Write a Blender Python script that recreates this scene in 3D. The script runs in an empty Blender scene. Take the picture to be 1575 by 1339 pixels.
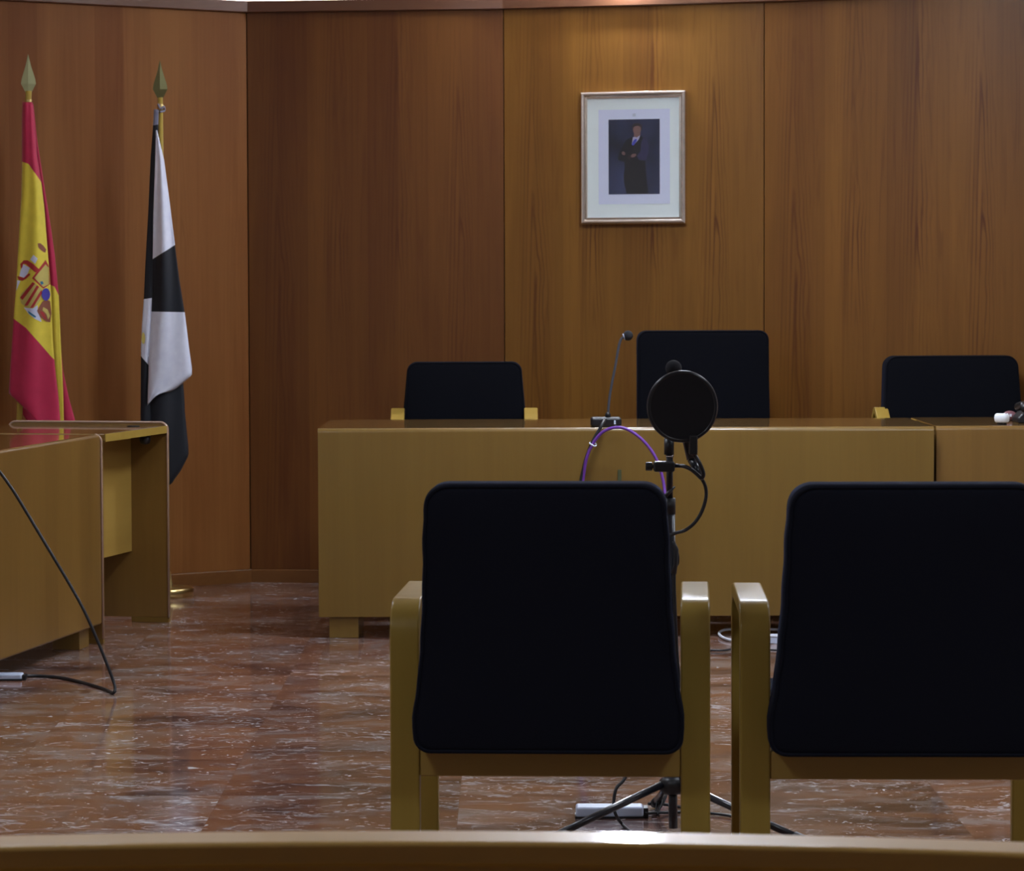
import bpy, bmesh, math, random
from mathutils import Vector, Matrix
random.seed(7)
PI = math.pi
scene = bpy.context.scene
COL = scene.collection

# ------------------------------------------------------------------ camera, world, exposure
F_PX = 4820.0; CAM_Z = 1.29
PITCH = math.atan(237.5 / F_PX); ROLL = 0.0035
cf = Vector((0, math.cos(PITCH), -math.sin(PITCH)))
u0 = Vector((0, math.sin(PITCH), math.cos(PITCH))); r0 = Vector((1, 0, 0))
cu = u0 * math.cos(ROLL) + r0 * math.sin(ROLL)
cr = r0 * math.cos(ROLL) - u0 * math.sin(ROLL)
cam_d = bpy.data.cameras.new('camera'); cam = bpy.data.objects.new('camera', cam_d); COL.objects.link(cam)
m3 = Matrix((cr, cu, -cf)).transposed()
cam.matrix_world = Matrix.Translation((0, 0, CAM_Z)) @ m3.to_4x4()
cam_d.sensor_width = 36.0; cam_d.lens = F_PX / 1575 * 36.0
cam_d.clip_start = 0.1; cam_d.clip_end = 60
cam_d.dof.use_dof = True; cam_d.dof.focus_distance = 8.2; cam_d.dof.aperture_fstop = 16
scene.camera = cam
scene.view_settings.view_transform = 'Standard'; scene.view_settings.look = 'None'
scene.view_settings.gamma = 1.0; scene.view_settings.use_curve_mapping = False
scene.view_settings.exposure = 0.0
w = bpy.data.worlds.new('world'); scene.world = w; w.use_nodes = True
w.node_tree.nodes['Background'].inputs[0].default_value = (0.5, 0.55, 0.65, 1)
w.node_tree.nodes['Background'].inputs[1].default_value = 0.02
LAMP_POWER = 1.0


def at(px, py, Y):
    """measured picture point -> world point at distance Y"""
    d = cf + cr * ((px - 787.5) / F_PX) + cu * ((669.5 - py) / F_PX)
    return Vector((0, 0, CAM_Z)) + d * (Y / d.y)


# ------------------------------------------------------------------ mesh helpers
def V(*a): return Vector(a)

def obj(name, bm, mat, parent=None, smooth=None, bevel=0, segs=2, loc=None, rotz=None, smoothall=False, subsurf=0, solid=0):
    bmesh.ops.recalc_face_normals(bm, faces=bm.faces)
    me = bpy.data.meshes.new(name); bm.to_mesh(me); bm.free()
    mats = mat if isinstance(mat, (list, tuple)) else [mat]
    for m_ in mats: me.materials.append(m_)
    o = bpy.data.objects.new(name, me); COL.objects.link(o)
    if parent is not None: o.parent = parent
    if loc is not None: o.location = loc
    if rotz is not None: o.rotation_euler = (0, 0, rotz)
    if solid:
        md = o.modifiers.new('thick', 'SOLIDIFY'); md.thickness = solid; md.offset = 0
    if bevel:
        md = o.modifiers.new('bevel', 'BEVEL'); md.width = bevel; md.segments = segs
        md.limit_method = 'ANGLE'; md.angle_limit = math.radians(35); md.harden_normals = True
        smoothall = True
    if subsurf:
        md = o.modifiers.new('sub', 'SUBSURF'); md.levels = subsurf; md.render_levels = subsurf
        smoothall = True
    if smoothall:
        for p in me.polygons: p.use_smooth = True
    return o

def tag(o, label=None, cat=None, group=None, kind=None):
    if label: o['label'] = label
    if cat: o['category'] = cat
    if group: o['group'] = group
    if kind: o['kind'] = kind
    return o

def thing(name, label, cat, loc=(0, 0, 0), rotz=0, group=None):
    o = bpy.data.objects.new(name, None); COL.objects.link(o)
    o.empty_display_size = 0.1
    o.location = loc; o.rotation_euler = (0, 0, rotz)
    return tag(o, label, cat, group)

def box(bm, x0, x1, y0, y1, z0, z1, mi=0):
    vs = [bm.verts.new(p) for p in ((x0, y0, z0), (x1, y0, z0), (x1, y1, z0), (x0, y1, z0),
                                    (x0, y0, z1), (x1, y0, z1), (x1, y1, z1), (x0, y1, z1))]
    for f in ((0, 3, 2, 1), (4, 5, 6, 7), (0, 1, 5, 4), (1, 2, 6, 5), (2, 3, 7, 6), (3, 0, 4, 7)):
        bm.faces.new([vs[i] for i in f]).material_index = mi

def bx(*a):
    bm = bmesh.new(); box(bm, *a); return bm

def poly(bm, pts, mi=0):
    f = bm.faces.new([bm.verts.new(p) for p in pts]); f.material_index = mi; return f

def catmull(pts, n=8, closed=False):
    P = [Vector(p) for p in pts]; out = []
    N = len(P)
    rng = range(N if closed else N - 1)
    for i in rng:
        if closed: a, b, c, d = P[(i - 1) % N], P[i], P[(i + 1) % N], P[(i + 2) % N]
        else: a, b, c, d = P[max(i - 1, 0)], P[i], P[i + 1], P[min(i + 2, N - 1)]
        for k in range(n):
            t = k / n
            out.append(0.5 * ((2 * b) + (c - a) * t + (2 * a - 5 * b + 4 * c - d) * t * t + (3 * b - a - 3 * c + d) * t ** 3))
    if not closed: out.append(P[-1])
    return out

def tube(bm, pts, r, n=10, closed=False, caps=True):
    """round tube through pts (r: number or list)"""
    P = [Vector(p) for p in pts]; N = len(P)
    R = r if isinstance(r, (list, tuple)) else [r] * N
    rings = []; prev = None
    for i in range(N):
        a = P[(i - 1) % N] if (closed or i > 0) else P[i]
        b = P[(i + 1) % N] if (closed or i < N - 1) else P[i]
        t = (b - a).normalized()
        if prev is None:
            up = Vector((0, 0, 1)) if abs(t.z) < 0.9 else Vector((0, 1, 0))
            nrm = t.cross(up).normalized()
        else:
            nrm = (prev - t * prev.dot(t)).normalized()
        prev = nrm; bi = t.cross(nrm)
        rings.append([bm.verts.new(P[i] + (nrm * math.cos(2 * PI * k / n) + bi * math.sin(2 * PI * k / n)) * R[i]) for k in range(n)])
    for i in range(N if closed else N - 1):
        A, B = rings[i], rings[(i + 1) % N]
        for k in range(n): bm.faces.new((A[k], A[(k + 1) % n], B[(k + 1) % n], B[k]))
    if not closed and caps:
        bm.faces.new(rings[0][::-1]); bm.faces.new(rings[-1])

def tb(pts, r, n=10, smooth_n=0, closed=False):
    bm = bmesh.new(); tube(bm, catmull(pts, smooth_n, closed) if smooth_n else pts, r, n, closed); return bm

def lathe(bm, prof, n=32, c=(0, 0, 0), axis=None):
    """prof: (r, h) list; axis: unit vector (default z)"""
    c = Vector(c); ax = Vector(axis or (0, 0, 1)).normalized()
    q = Vector((0, 0, 1)).rotation_difference(ax)
    rings = []
    for r, h in prof:
        rings.append([bm.verts.new(c + q @ Vector((max(r, 1e-5) * math.cos(2 * PI * k / n), max(r, 1e-5) * math.sin(2 * PI * k / n), h))) for k in range(n)])
    for A, B in zip(rings, rings[1:]):
        for k in range(n): bm.faces.new((A[k], A[(k + 1) % n], B[(k + 1) % n], B[k]))
    bm.faces.new(rings[0][::-1]); bm.faces.new(rings[-1])

def lt(prof, n=32, c=(0, 0, 0), axis=None):
    bm = bmesh.new(); lathe(bm, prof, n, c, axis); return bm

def sphere_prof(r, k=12):
    return [(r * math.sin(PI * i / k), -r * math.cos(PI * i / k)) for i in range(k + 1)]

def sweep_rect(bm, path, wx, t, xc):
    """strip of width wx (x) and thickness t following a path in the y-z plane"""
    P = [Vector((0, p[0], p[1])) for p in path]; rings = []
    for i, p in enumerate(P):
        a = P[max(i - 1, 0)]; b = P[min(i + 1, len(P) - 1)]
        d = (b - a).normalized(); nn = Vector((0, -d.z, d.y))
        rings.append([bm.verts.new(p + nn * s * t / 2 + Vector((xc + q * wx / 2, 0, 0))) for s, q in ((1, -1), (1, 1), (-1, 1), (-1, -1))])
    for A, B in zip(rings, rings[1:]):
        for k in range(4): bm.faces.new((A[k], A[(k + 1) % 4], B[(k + 1) % 4], B[k]))
    bm.faces.new(rings[0][::-1]); bm.faces.new(rings[-1])

def arc(cy, cz, r, a0, a1, n=8):
    return [(cy + r * math.cos(math.radians(a0 + (a1 - a0) * i / n)), cz + r * math.sin(math.radians(a0 + (a1 - a0) * i / n))) for i in range(n + 1)]

# ------------------------------------------------------------------ materials
def newmat(name):
    m = bpy.data.materials.new(name); m.use_nodes = True
    nt = m.node_tree; b = nt.nodes['Principled BSDF']
    return m, nt, b

def setin(b, **k):
    for n_, v in k.items():
        b.inputs[n_.replace('_', ' ')].default_value = v

def plain(name, col, rough=0.5, metal=0.0, coat=0.0, mottle=0.12, **k):
    m, nt, b = newmat(name)
    # faint mottling keeps the surface from being perfectly even
    tc = nt.nodes.new('ShaderNodeTexCoord'); ns = nt.nodes.new('ShaderNodeTexNoise'); ns.inputs['Scale'].default_value = 30
    nt.links.new(tc.outputs['Object'], ns.inputs['Vector'])
    mx = nt.nodes.new('ShaderNodeMix'); mx.data_type = 'RGBA'
    mx.inputs[6].default_value = (*[c * (1 - mottle) for c in col], 1); mx.inputs[7].default_value = (*[min(1, c * (1 + mottle)) for c in col], 1)
    nt.links.new(ns.outputs['Fac'], mx.inputs[0]); nt.links.new(mx.outputs[2], b.inputs['Base Color'])
    setin(b, Roughness=rough, Metallic=metal)
    b.inputs['Coat Weight'].default_value = coat; b.inputs['Coat Roughness'].default_value = 0.08
    for n_, v in k.items(): b.inputs[n_].default_value = v
    return m

def wood(name, dark, light, grain='z', rough=0.3, coat=0.3, fine=70, streak=0.5, band=0.0, knots=0.0, coat_rough=0.1, spec=0.5, flame=0.0):
    """varnished veneer, grain running along the given object axis"""
    m, nt, b = newmat(name); L = nt.links.new; N = nt.nodes.new
    tc = N('ShaderNodeTexCoord')
    def mapped(s_across, s_along, dist=0):
        mp = N('ShaderNodeMapping')
        sc = [s_across] * 3; sc['xyz'.index(grain)] = s_along
        mp.inputs['Scale'].default_value = sc
        L(tc.outputs['Object'], mp.inputs['Vector'])
        ns = N('ShaderNodeTexNoise'); ns.inputs['Scale'].default_value = 1.0
        ns.inputs['Detail'].default_value = 4; ns.inputs['Distortion'].default_value = dist
        L(mp.outputs[0], ns.inputs['Vector']); return ns.outputs['Fac']
    def math_(op, a, b_=None, c=None):
        n_ = N('ShaderNodeMath'); n_.operation = op
        for i, v in enumerate((a, b_, c)):
            if v is None: continue
            if isinstance(v, (int, float)): n_.inputs[i].default_value = v
            else: L(v, n_.inputs[i])
        return n_.outputs[0]
    a = mapped(5, 0.5, 1.0); f = mapped(fine, 1.6, 0.3); g = mapped(16, 0.9, 1.5)
    fac = math_('ADD', math_('MULTIPLY', a, 0.9), math_('MULTIPLY', f, streak))
    fac = math_('ADD', fac, math_('MULTIPLY', g, 0.5))
    fac = math_('SUBTRACT', fac, 0.45 + streak * 0.5)
    fac = math_('ADD', fac, 0.25)
    if band:
        sx = N('ShaderNodeSeparateXYZ'); L(tc.outputs['Object'], sx.inputs[0])
        fl = math_('FLOOR', math_('MULTIPLY', sx.outputs['X' if grain != 'x' else 'Z'], 7.7))
        wn = N('ShaderNodeTexWhiteNoise'); wn.noise_dimensions = '1D'; L(fl, wn.inputs['W'])
        fac = math_('ADD', fac, math_('MULTIPLY', math_('SUBTRACT', wn.outputs['Value'], 0.5), band))
    cr_ = N('ShaderNodeValToRGB'); L(fac, cr_.inputs['Fac'])
    cr_.color_ramp.elements[0].position = 0.1; cr_.color_ramp.elements[0].color = (*dark, 1)
    cr_.color_ramp.elements[1].position = 0.85; cr_.color_ramp.elements[1].color = (*light, 1)
    out = cr_.outputs[0]
    if knots:
        k = mapped(22, 1.1, 2.2)
        rp = N('ShaderNodeValToRGB'); L(k, rp.inputs['Fac'])
        rp.color_ramp.elements[0].position = 0.55; rp.color_ramp.elements[0].color = (0, 0, 0, 1)
        rp.color_ramp.elements[1].position = 0.68; rp.color_ramp.elements[1].color = (1, 1, 1, 1)
        mx = N('ShaderNodeMix'); mx.data_type = 'RGBA'
        L(math_('MULTIPLY', rp.outputs[0], knots), mx.inputs[0]); L(out, mx.inputs[6])
        mx.inputs[7].default_value = (dark[0] * 0.75, dark[1] * 0.5, dark[2] * 0.45, 1); out = mx.outputs[2]
    if flame:
        sp = N('ShaderNodeSeparateXYZ'); L(tc.outputs['Object'], sp.inputs[0])
        uu = math_('DIVIDE', sp.outputs['X'], 0.26); iu = math_('FLOOR', uu); fu = math_('SUBTRACT', math_('FRACT', uu), 0.5)
        wn2 = N('ShaderNodeTexWhiteNoise'); wn2.noise_dimensions = '1D'; L(iu, wn2.inputs['W'])
        lo = mapped(7, 1.4, 0.4)
        fu2 = math_('ADD', fu, math_('MULTIPLY', math_('SUBTRACT', lo, 0.5), 0.22))
        v_ = math_('SQRT', math_('ADD', math_('MULTIPLY', fu2, fu2), 0.0012))
        ph = math_('ADD', math_('ADD', math_('MULTIPLY', v_, 17.0), math_('MULTIPLY', sp.outputs['Z'], 1.5)), math_('ADD', math_('MULTIPLY', wn2.outputs['Value'], 7.0), math_('MULTIPLY', lo, 2.5)))
        fr_ = math_('ABSOLUTE', math_('SUBTRACT', math_('FRACT', ph), 0.5))
        rp = N('ShaderNodeValToRGB'); L(fr_, rp.inputs['Fac'])
        rp.color_ramp.elements[0].position = 0.0; rp.color_ramp.elements[0].color = (1, 1, 1, 1)
        rp.color_ramp.elements[1].position = 0.30; rp.color_ramp.elements[1].color = (0, 0, 0, 1)
        fade = math_('MAXIMUM', math_('SUBTRACT', 1.0, math_('MULTIPLY', math_('ABSOLUTE', fu2), 3.2)), 0.0)
        mk = N('ShaderNodeMapRange'); L(mapped(4, 1.8, 0.2), mk.inputs['Value']); mk.inputs['From Min'].default_value = 0.36; mk.inputs['From Max'].default_value = 0.62
        flame_f = math_('MULTIPLY', math_('MULTIPLY', rp.outputs[0], fade), mk.outputs[0])
        mx = N('ShaderNodeMix'); mx.data_type = 'RGBA'
        L(math_('MULTIPLY', flame_f, flame), mx.inputs[0]); L(out, mx.inputs[6])
        mx.inputs[7].default_value = (dark[0] * 0.62, dark[1] * 0.42, dark[2] * 0.4, 1); out = mx.outputs[2]
    L(out, b.inputs['Base Color'])
    setin(b, Roughness=rough); b.inputs['Coat Weight'].default_value = coat; b.inputs['Coat Roughness'].default_value = coat_rough
    b.inputs['Specular IOR Level'].default_value = spec
    return m

def emit(name, col, strength):
    m, nt, b = newmat(name)
    b.inputs['Base Color'].default_value = (0.8, 0.8, 0.8, 1)
    b.inputs['Emission Color'].default_value = (*col, 1); b.inputs['Emission Strength'].default_value = strength
    return m

M = {}
M['wall_a'] = wood('veneer_reddish', (0.175, 0.058, 0.015), (0.255, 0.104, 0.028), rough=0.5, coat=0.05, band=0.40, streak=0.3, coat_rough=0.15, spec=0.12, flame=0.2)
M['wall_b'] = wood('veneer_brown', (0.100, 0.029, 0.005), (0.165, 0.060, 0.010), rough=0.45, coat=0.08, band=0.30, streak=0.35, coat_rough=0.22, spec=0.3, knots=0.2, flame=0.6)
M['wall_c'] = wood('veneer_golden', (0.150, 0.058, 0.007), (0.235, 0.103, 0.014), rough=0.45, coat=0.10, band=0.30, streak=0.35, coat_rough=0.20, spec=0.3, knots=0.3, flame=1.0)
M['wall_d'] = wood('veneer_amber', (0.130, 0.046, 0.006), (0.210, 0.086, 0.012), rough=0.45, coat=0.10, band=0.30, streak=0.35, coat_rough=0.20, spec=0.3, knots=0.35, flame=1.0)
M['skirt'] = wood('skirting_wood', (0.15, 0.055, 0.014), (0.20, 0.085, 0.022), grain='x', rough=0.3, coat=0.3)
M['trim'] = wood('cornice_wood', (0.10, 0.036, 0.016), (0.14, 0.055, 0.022), grain='x', rough=0.4, coat=0.2)
M['groove'] = plain('groove_dark', (0.07, 0.03, 0.012), 0.8)
M['beech'] = wood('beech_veneer', (0.158, 0.086, 0.016), (0.205, 0.120, 0.024), rough=0.4, coat=0.6, streak=0.25, band=0.12, fine=120, coat_rough=0.12, spec=0.3)
M['beech_side'] = wood('beech_veneer_side', (0.158, 0.079, 0.016), (0.225, 0.120, 0.025), rough=0.35, coat=0.25, streak=0.3, band=0.3, fine=120, coat_rough=0.15)
M['beech_top'] = wood('beech_top', (0.20, 0.105, 0.028), (0.25, 0.138, 0.038), grain='x', rough=0.16, coat=0.8, streak=0.25, fine=120, coat_rough=0.05)
M['edge'] = plain('edge_gloss', (0.45, 0.30, 0.22), 0.25, coat=0.6)  # pale colour paints the gloss on the rounded table edges
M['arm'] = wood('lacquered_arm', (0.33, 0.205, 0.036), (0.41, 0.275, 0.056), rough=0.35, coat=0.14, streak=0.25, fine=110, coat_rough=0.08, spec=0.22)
M['apron'] = wood('lacquered_apron', (0.38, 0.225, 0.045), (0.46, 0.29, 0.065), grain='x', rough=0.35, coat=0.3, streak=0.25, fine=110)
M['pew'] = wood('pew_wood', (0.31, 0.165, 0.034), (0.42, 0.245, 0.058), grain='x', rough=0.45, coat=0.55, streak=0.3, fine=60, coat_rough=0.085, spec=0.3)
M['black'] = plain('black_plastic', (0.008, 0.008, 0.010), 0.4)
M['blackmetal'] = plain('black_paint', (0.008, 0.009, 0.014), 0.28, coat=0.2)
M['rubber'] = plain('black_rubber', (0.01, 0.011, 0.014), 0.5)
M['foam'] = plain('black_foam', (0.010, 0.010, 0.013), 0.95)
M['purple'] = plain('purple_rubber', (0.16, 0.045, 0.36), 0.4)
M['white'] = plain('white_plastic', (0.74, 0.78, 0.88), 0.4)
M['whitegrey'] = plain('pale_grey_plastic', (0.55, 0.62, 0.78), 0.4)
M['plaster'] = plain('white_plaster', (0.82, 0.78, 0.74), 0.9)
M['brass'] = plain('brass', (0.62, 0.48, 0.20), 0.28, metal=1.0)
M['brass_dull'] = plain('dull_brass', (0.42, 0.40, 0.20), 0.38, metal=1.0)
M['spear_pale'] = plain('pale_spear', (0.44, 0.46, 0.24), 0.4, metal=0.3)
M['spear_dark'] = plain('dark_spear', (0.16, 0.15, 0.06), 0.35, metal=0.6)
M['polewood'] = plain('yellow_pole', (0.48, 0.34, 0.06), 0.3, coat=0.5)
M['chrome'] = plain('satin_metal', (0.55, 0.52, 0.52), 0.22, metal=1.0)
M['neck'] = plain('gooseneck_grey', (0.10, 0.11, 0.14), 0.35, metal=0.6)
M['silver'] = plain('champagne_frame', (0.80, 0.72, 0.64), 0.2, metal=1.0)
M['matb'] = plain('passepartout', (0.84, 0.95, 0.97), 0.9, mottle=0.01)
M['paper'] = plain('print_border', (0.72, 0.79, 1.0), 0.8, mottle=0.01)
M['suit'] = plain('print_suit', (0.004, 0.005, 0.010), 0.7)
M['suit_lit'] = plain('print_suit_sleeve', (0.026, 0.026, 0.085), 0.7)
M['skin'] = plain('print_skin', (0.20, 0.11, 0.10), 0.7)
M['hair'] = plain('print_hair', (0.03, 0.02, 0.02), 0.7)
M['shirt'] = plain('print_shirt', (0.42, 0.42, 0.60), 0.7)
M['tie'] = plain('print_tie', (0.06, 0.07, 0.50), 0.7)
M['green'] = plain('label_green', (0.07, 0.08, 0.03), 0.6)
M['pink'] = plain('tinted_plastic', (0.22, 0.10, 0.12), 0.2)
def cloth(name, col, sheen=0.2, rough=0.75):
    m = plain(name, col, rough); nt = m.node_tree; b = nt.nodes['Principled BSDF']
    b.inputs['Sheen Weight'].default_value = sheen
    return m
M['red'] = cloth('flag_red', (0.50, 0.012, 0.065)); M['yellow'] = cloth('flag_yellow', (0.78, 0.62, 0.05))
M['fwhite'] = cloth('flag_white', (0.76, 0.79, 0.97)); M['fblack'] = cloth('flag_black', (0.006, 0.008, 0.014), 0.02)
M['fgrey'] = cloth('flag_hem_grey', (0.22, 0.22, 0.30))
M['e_red'] = plain('emblem_red', (0.42, 0.03, 0.03), 0.8); M['e_white'] = plain('emblem_white', (0.62, 0.64, 0.80), 0.8)
M['e_gold'] = plain('emblem_gold', (0.55, 0.45, 0.12), 0.8); M['e_blue'] = plain('emblem_blue', (0.06, 0.05, 0.35), 0.8)
M['e_brown'] = plain('emblem_brown', (0.28, 0.09, 0.05), 0.8); M['e_teal'] = plain('emblem_teal', (0.03, 0.16, 0.26), 0.8)

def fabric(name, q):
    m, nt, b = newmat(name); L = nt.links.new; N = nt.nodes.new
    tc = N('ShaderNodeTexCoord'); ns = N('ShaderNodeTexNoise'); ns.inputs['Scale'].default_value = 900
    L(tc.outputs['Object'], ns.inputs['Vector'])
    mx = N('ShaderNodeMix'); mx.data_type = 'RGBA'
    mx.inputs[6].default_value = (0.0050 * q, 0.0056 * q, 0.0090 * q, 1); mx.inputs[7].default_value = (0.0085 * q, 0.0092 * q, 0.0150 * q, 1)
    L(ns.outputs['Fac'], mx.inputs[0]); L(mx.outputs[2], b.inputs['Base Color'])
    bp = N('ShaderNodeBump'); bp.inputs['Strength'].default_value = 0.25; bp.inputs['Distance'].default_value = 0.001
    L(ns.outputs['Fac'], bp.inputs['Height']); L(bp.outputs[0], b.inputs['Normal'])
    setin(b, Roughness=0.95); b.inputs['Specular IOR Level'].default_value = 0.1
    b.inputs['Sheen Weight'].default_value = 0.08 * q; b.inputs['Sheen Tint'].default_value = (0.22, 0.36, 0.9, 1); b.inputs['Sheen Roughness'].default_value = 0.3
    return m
M['fabric'] = fabric('navy_fabric_lifted', 1.5)  # colour raised to stand for haze over the near chairs
M['fabric_dimmed'] = fabric('navy_fabric_dimmed', 0.6)  # same cloth darkened to offset the lamps' light on the far chairs

def photo_back():
    m, nt, b = newmat('print_backdrop'); L = nt.links.new; N = nt.nodes.new
    tc = N('ShaderNodeTexCoord'); mp = N('ShaderNodeMapping'); mp.inputs['Scale'].default_value = (6, 6, 5)
    ns = N('ShaderNodeTexNoise'); ns.inputs['Scale'].default_value = 1.2
    L(tc.outputs['Object'], mp.inputs[0]); L(mp.outputs[0], ns.inputs['Vector'])
    rp = N('ShaderNodeValToRGB'); L(ns.outputs['Fac'], rp.inputs['Fac'])
    rp.color_ramp.elements[0].position = 0.35; rp.color_ramp.elements[0].color = (0.005, 0.008, 0.024, 1)
    rp.color_ramp.elements[1].position = 0.68; rp.color_ramp.elements[1].color = (0.030, 0.042, 0.110, 1)
    L(rp.outputs[0], b.inputs['Base Color']); setin(b, Roughness=0.7)
    return m
M['photoback'] = photo_back()

def glass():
    m = bpy.data.materials.new('picture_glass'); m.use_nodes = True; nt = m.node_tree
    nt.nodes.clear(); N = nt.nodes.new; L = nt.links.new
    o = N('ShaderNodeOutputMaterial'); t = N('ShaderNodeBsdfTransparent'); g = N('ShaderNodeBsdfGlossy')
    g.inputs['Roughness'].default_value = 0.03
    mx = N('ShaderNodeMixShader'); mx.inputs[0].default_value = 0.035; L(t.outputs[0], mx.inputs[1]); L(g.outputs[0], mx.inputs[2]); L(mx.outputs[0], o.inputs[0])
    return m
M['glass'] = glass()

def marble():
    m, nt, b = newmat('red_marble'); L = nt.links.new; N = nt.nodes.new
    tc = N('ShaderNodeTexCoord'); sx = N('ShaderNodeSeparateXYZ'); L(tc.outputs['Object'], sx.inputs[0])
    def mt(op, a, b_=None, c=None):
        n_ = N('ShaderNodeMath'); n_.operation = op
        for i, v in enumerate((a, b_, c)):
            if v is None: continue
            if isinstance(v, (int, float)): n_.inputs[i].default_value = v
            else: L(v, n_.inputs[i])
        return n_.outputs[0]
    T = 0.6
    u = mt('DIVIDE', mt('ADD', sx.outputs['X'], 0.135 + 6), T); v = mt('DIVIDE', mt('ADD', sx.outputs['Y'], -0.03 + 6), T)
    iu = mt('FLOOR', u); iv = mt('FLOOR', v)
    fu = mt('FRACT', u); fv = mt('FRACT', v)
    cid = N('ShaderNodeCombineXYZ'); L(iu, cid.inputs[0]); L(iv, cid.inputs[1])
    wn = N('ShaderNodeTexWhiteNoise'); wn.noise_dimensions = '3D'; L(cid.outputs[0], wn.inputs['Vector'])
    off = N('ShaderNodeVectorMath'); off.operation = 'SCALE'; L(wn.outputs['Color'], off.inputs[0]); off.inputs['Scale'].default_value = 20
    st = N('ShaderNodeVectorMath'); st.operation = 'MULTIPLY'; L(tc.outputs['Object'], st.inputs[0]); st.inputs[1].default_value = (0.62, 1, 1)
    co = N('ShaderNodeVectorMath'); co.operation = 'ADD'; L(st.outputs[0], co.inputs[0]); L(off.outputs[0], co.inputs[1])
    # warp
    wp = N('ShaderNodeTexNoise'); wp.inputs['Scale'].default_value = 5; wp.inputs['Detail'].default_value = 3; L(co.outputs[0], wp.inputs['Vector'])
    ws = N('ShaderNodeVectorMath'); ws.operation = 'SCALE'; L(wp.outputs['Color'], ws.inputs[0]); ws.inputs['Scale'].default_value = 0.17
    cw = N('ShaderNodeVectorMath'); cw.operation = 'ADD'; L(co.outputs[0], cw.inputs[0]); L(ws.outputs[0], cw.inputs[1])
    def noise(scale, detail, src, dist=0, rough=0.5):
        n_ = N('ShaderNodeTexNoise'); n_.inputs['Scale'].default_value = scale; n_.inputs['Detail'].default_value = detail
        n_.inputs['Distortion'].default_value = dist; n_.inputs['Roughness'].default_value = rough
        L(src, n_.inputs['Vector']); return n_.outputs['Fac']
    def ramp(f, stops):
        r = N('ShaderNodeValToRGB'); L(f, r.inputs['Fac'])
        while len(r.color_ramp.elements) < len(stops): r.color_ramp.elements.new(0.5)
        for e, (p, c) in zip(r.color_ramp.elements, stops): e.position = p; e.color = (*c, 1) if not isinstance(c, float) else (c, c, c, 1)
        return r.outputs[0]
    base = ramp(noise(2.8, 6, cw.outputs[0], 0.8, 0.62), [(0.36, (0.075, 0.038, 0.032)), (0.44, (0.155, 0.070, 0.047)), (0.55, (0.235, 0.102, 0.055)), (0.66, (0.24, 0.160, 0.125))])
    # greyish clouds
    grey = ramp(noise(5.5, 8, cw.outputs[0], 0.8, 0.75), [(0.50, 0.0), (0.64, 0.8)])
    m1 = N('ShaderNodeMix'); m1.data_type = 'RGBA'; L(grey, m1.inputs[0]); L(base, m1.inputs[6]); m1.inputs[7].default_value = (0.30, 0.255, 0.24, 1)
    # fine pale veins: ridges of warped noise, masked
    def vein(scale, width, mscale, mlo, mhi, dist):
        r = mt('ABSOLUTE', mt('SUBTRACT', noise(scale, 4, cw.outputs[0], dist, 0.55), 0.5))
        r = ramp(r, [(0.0, 1.0), (width, 0.0)])
        k = ramp(noise(mscale, 3, co.outputs[0], 0.5), [(mlo, 0.0), (mhi, 1.0)])
        return mt('MULTIPLY', r, k)
    v1 = vein(5, 0.014, 3.2, 0.46, 0.60, 0.5)
    v2 = vein(14, 0.035, 5.0, 0.50, 0.62, 0.4)
    fleck = ramp(noise(26, 3, cw.outputs[0], 2.0, 0.6), [(0.635, 0.0), (0.68, 1.0)])
    vv = mt('MINIMUM', mt('ADD', mt('ADD', mt('MULTIPLY', v1, 0.6), mt('MULTIPLY', v2, 0.5)), mt('MULTIPLY', fleck, 1.0)), 1.0)
    m2 = N('ShaderNodeMix'); m2.data_type = 'RGBA'; L(vv, m2.inputs[0]); L(m1.outputs[2], m2.inputs[6]); m2.inputs[7].default_value = (0.62, 0.62, 0.64, 1)
    # tile tone and joints
    tone = mt('ADD', mt('MULTIPLY', wn.outputs['Value'], 0.24), 0.88)
    ts = N('ShaderNodeVectorMath'); ts.operation = 'SCALE'; L(m2.outputs[2], ts.inputs[0]); L(tone, ts.inputs['Scale'])
    ju = mt('MULTIPLY', mt('MAXIMUM', mt('LESS_THAN', fu, 0.0028), mt('LESS_THAN', fv, 0.005)), 0.5)
    m4 = N('ShaderNodeMix'); m4.data_type = 'RGBA'; L(ju, m4.inputs[0]); L(ts.outputs[0], m4.inputs[6]); m4.inputs[7].default_value = (0.10, 0.05, 0.035, 1)
    L(m4.outputs[2], b.inputs['Base Color'])
    rr = mt('ADD', mt('MULTIPLY', noise(9, 3, co.outputs[0]), 0.06), 0.07)
    L(rr, b.inputs['Roughness']); b.inputs['Specular IOR Level'].default_value = 0.42
    return m
M['marble'] = marble()

# ------------------------------------------------------------------ the setting
def struct(name, bm, m, **k):
    return tag(obj(name, bm, m, **k), kind='structure')

WALL = [(-4.2, 11.42), (-1.127, 13.45), (-0.03, 13.33), (1.049, 13.03), (2.10, 12.64), (3.3, 12.1), (4.6, 11.4)]
YN = -1.6; XL = -4.2; XR = 4.6; HC = 2.92; TOPP = 2.44
bm = bmesh.new()
poly(bm, [(XL, YN, 0), (XR, YN, 0)] + [(x, y, 0) for x, y in WALL[::-1]])
fl = struct('floor', bm, M['marble'])
bm = bmesh.new()
poly(bm, [(XL, YN, HC), (XR, YN, HC)] + [(x, y, HC) for x, y in WALL[::-1]])
struct('ceiling', bm, M['plaster'])
struct('wall_left', bx(XL - 0.1, XL, YN, WALL[0][1], 0, HC), M['plaster'])
struct('wall_right', bx(XR, XR + 0.1, YN, WALL[-1][1], 0, HC), M['plaster'])
struct('wall_front', bx(XL, XR, YN - 0.1, YN, 0, HC), M['plaster'])
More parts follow.
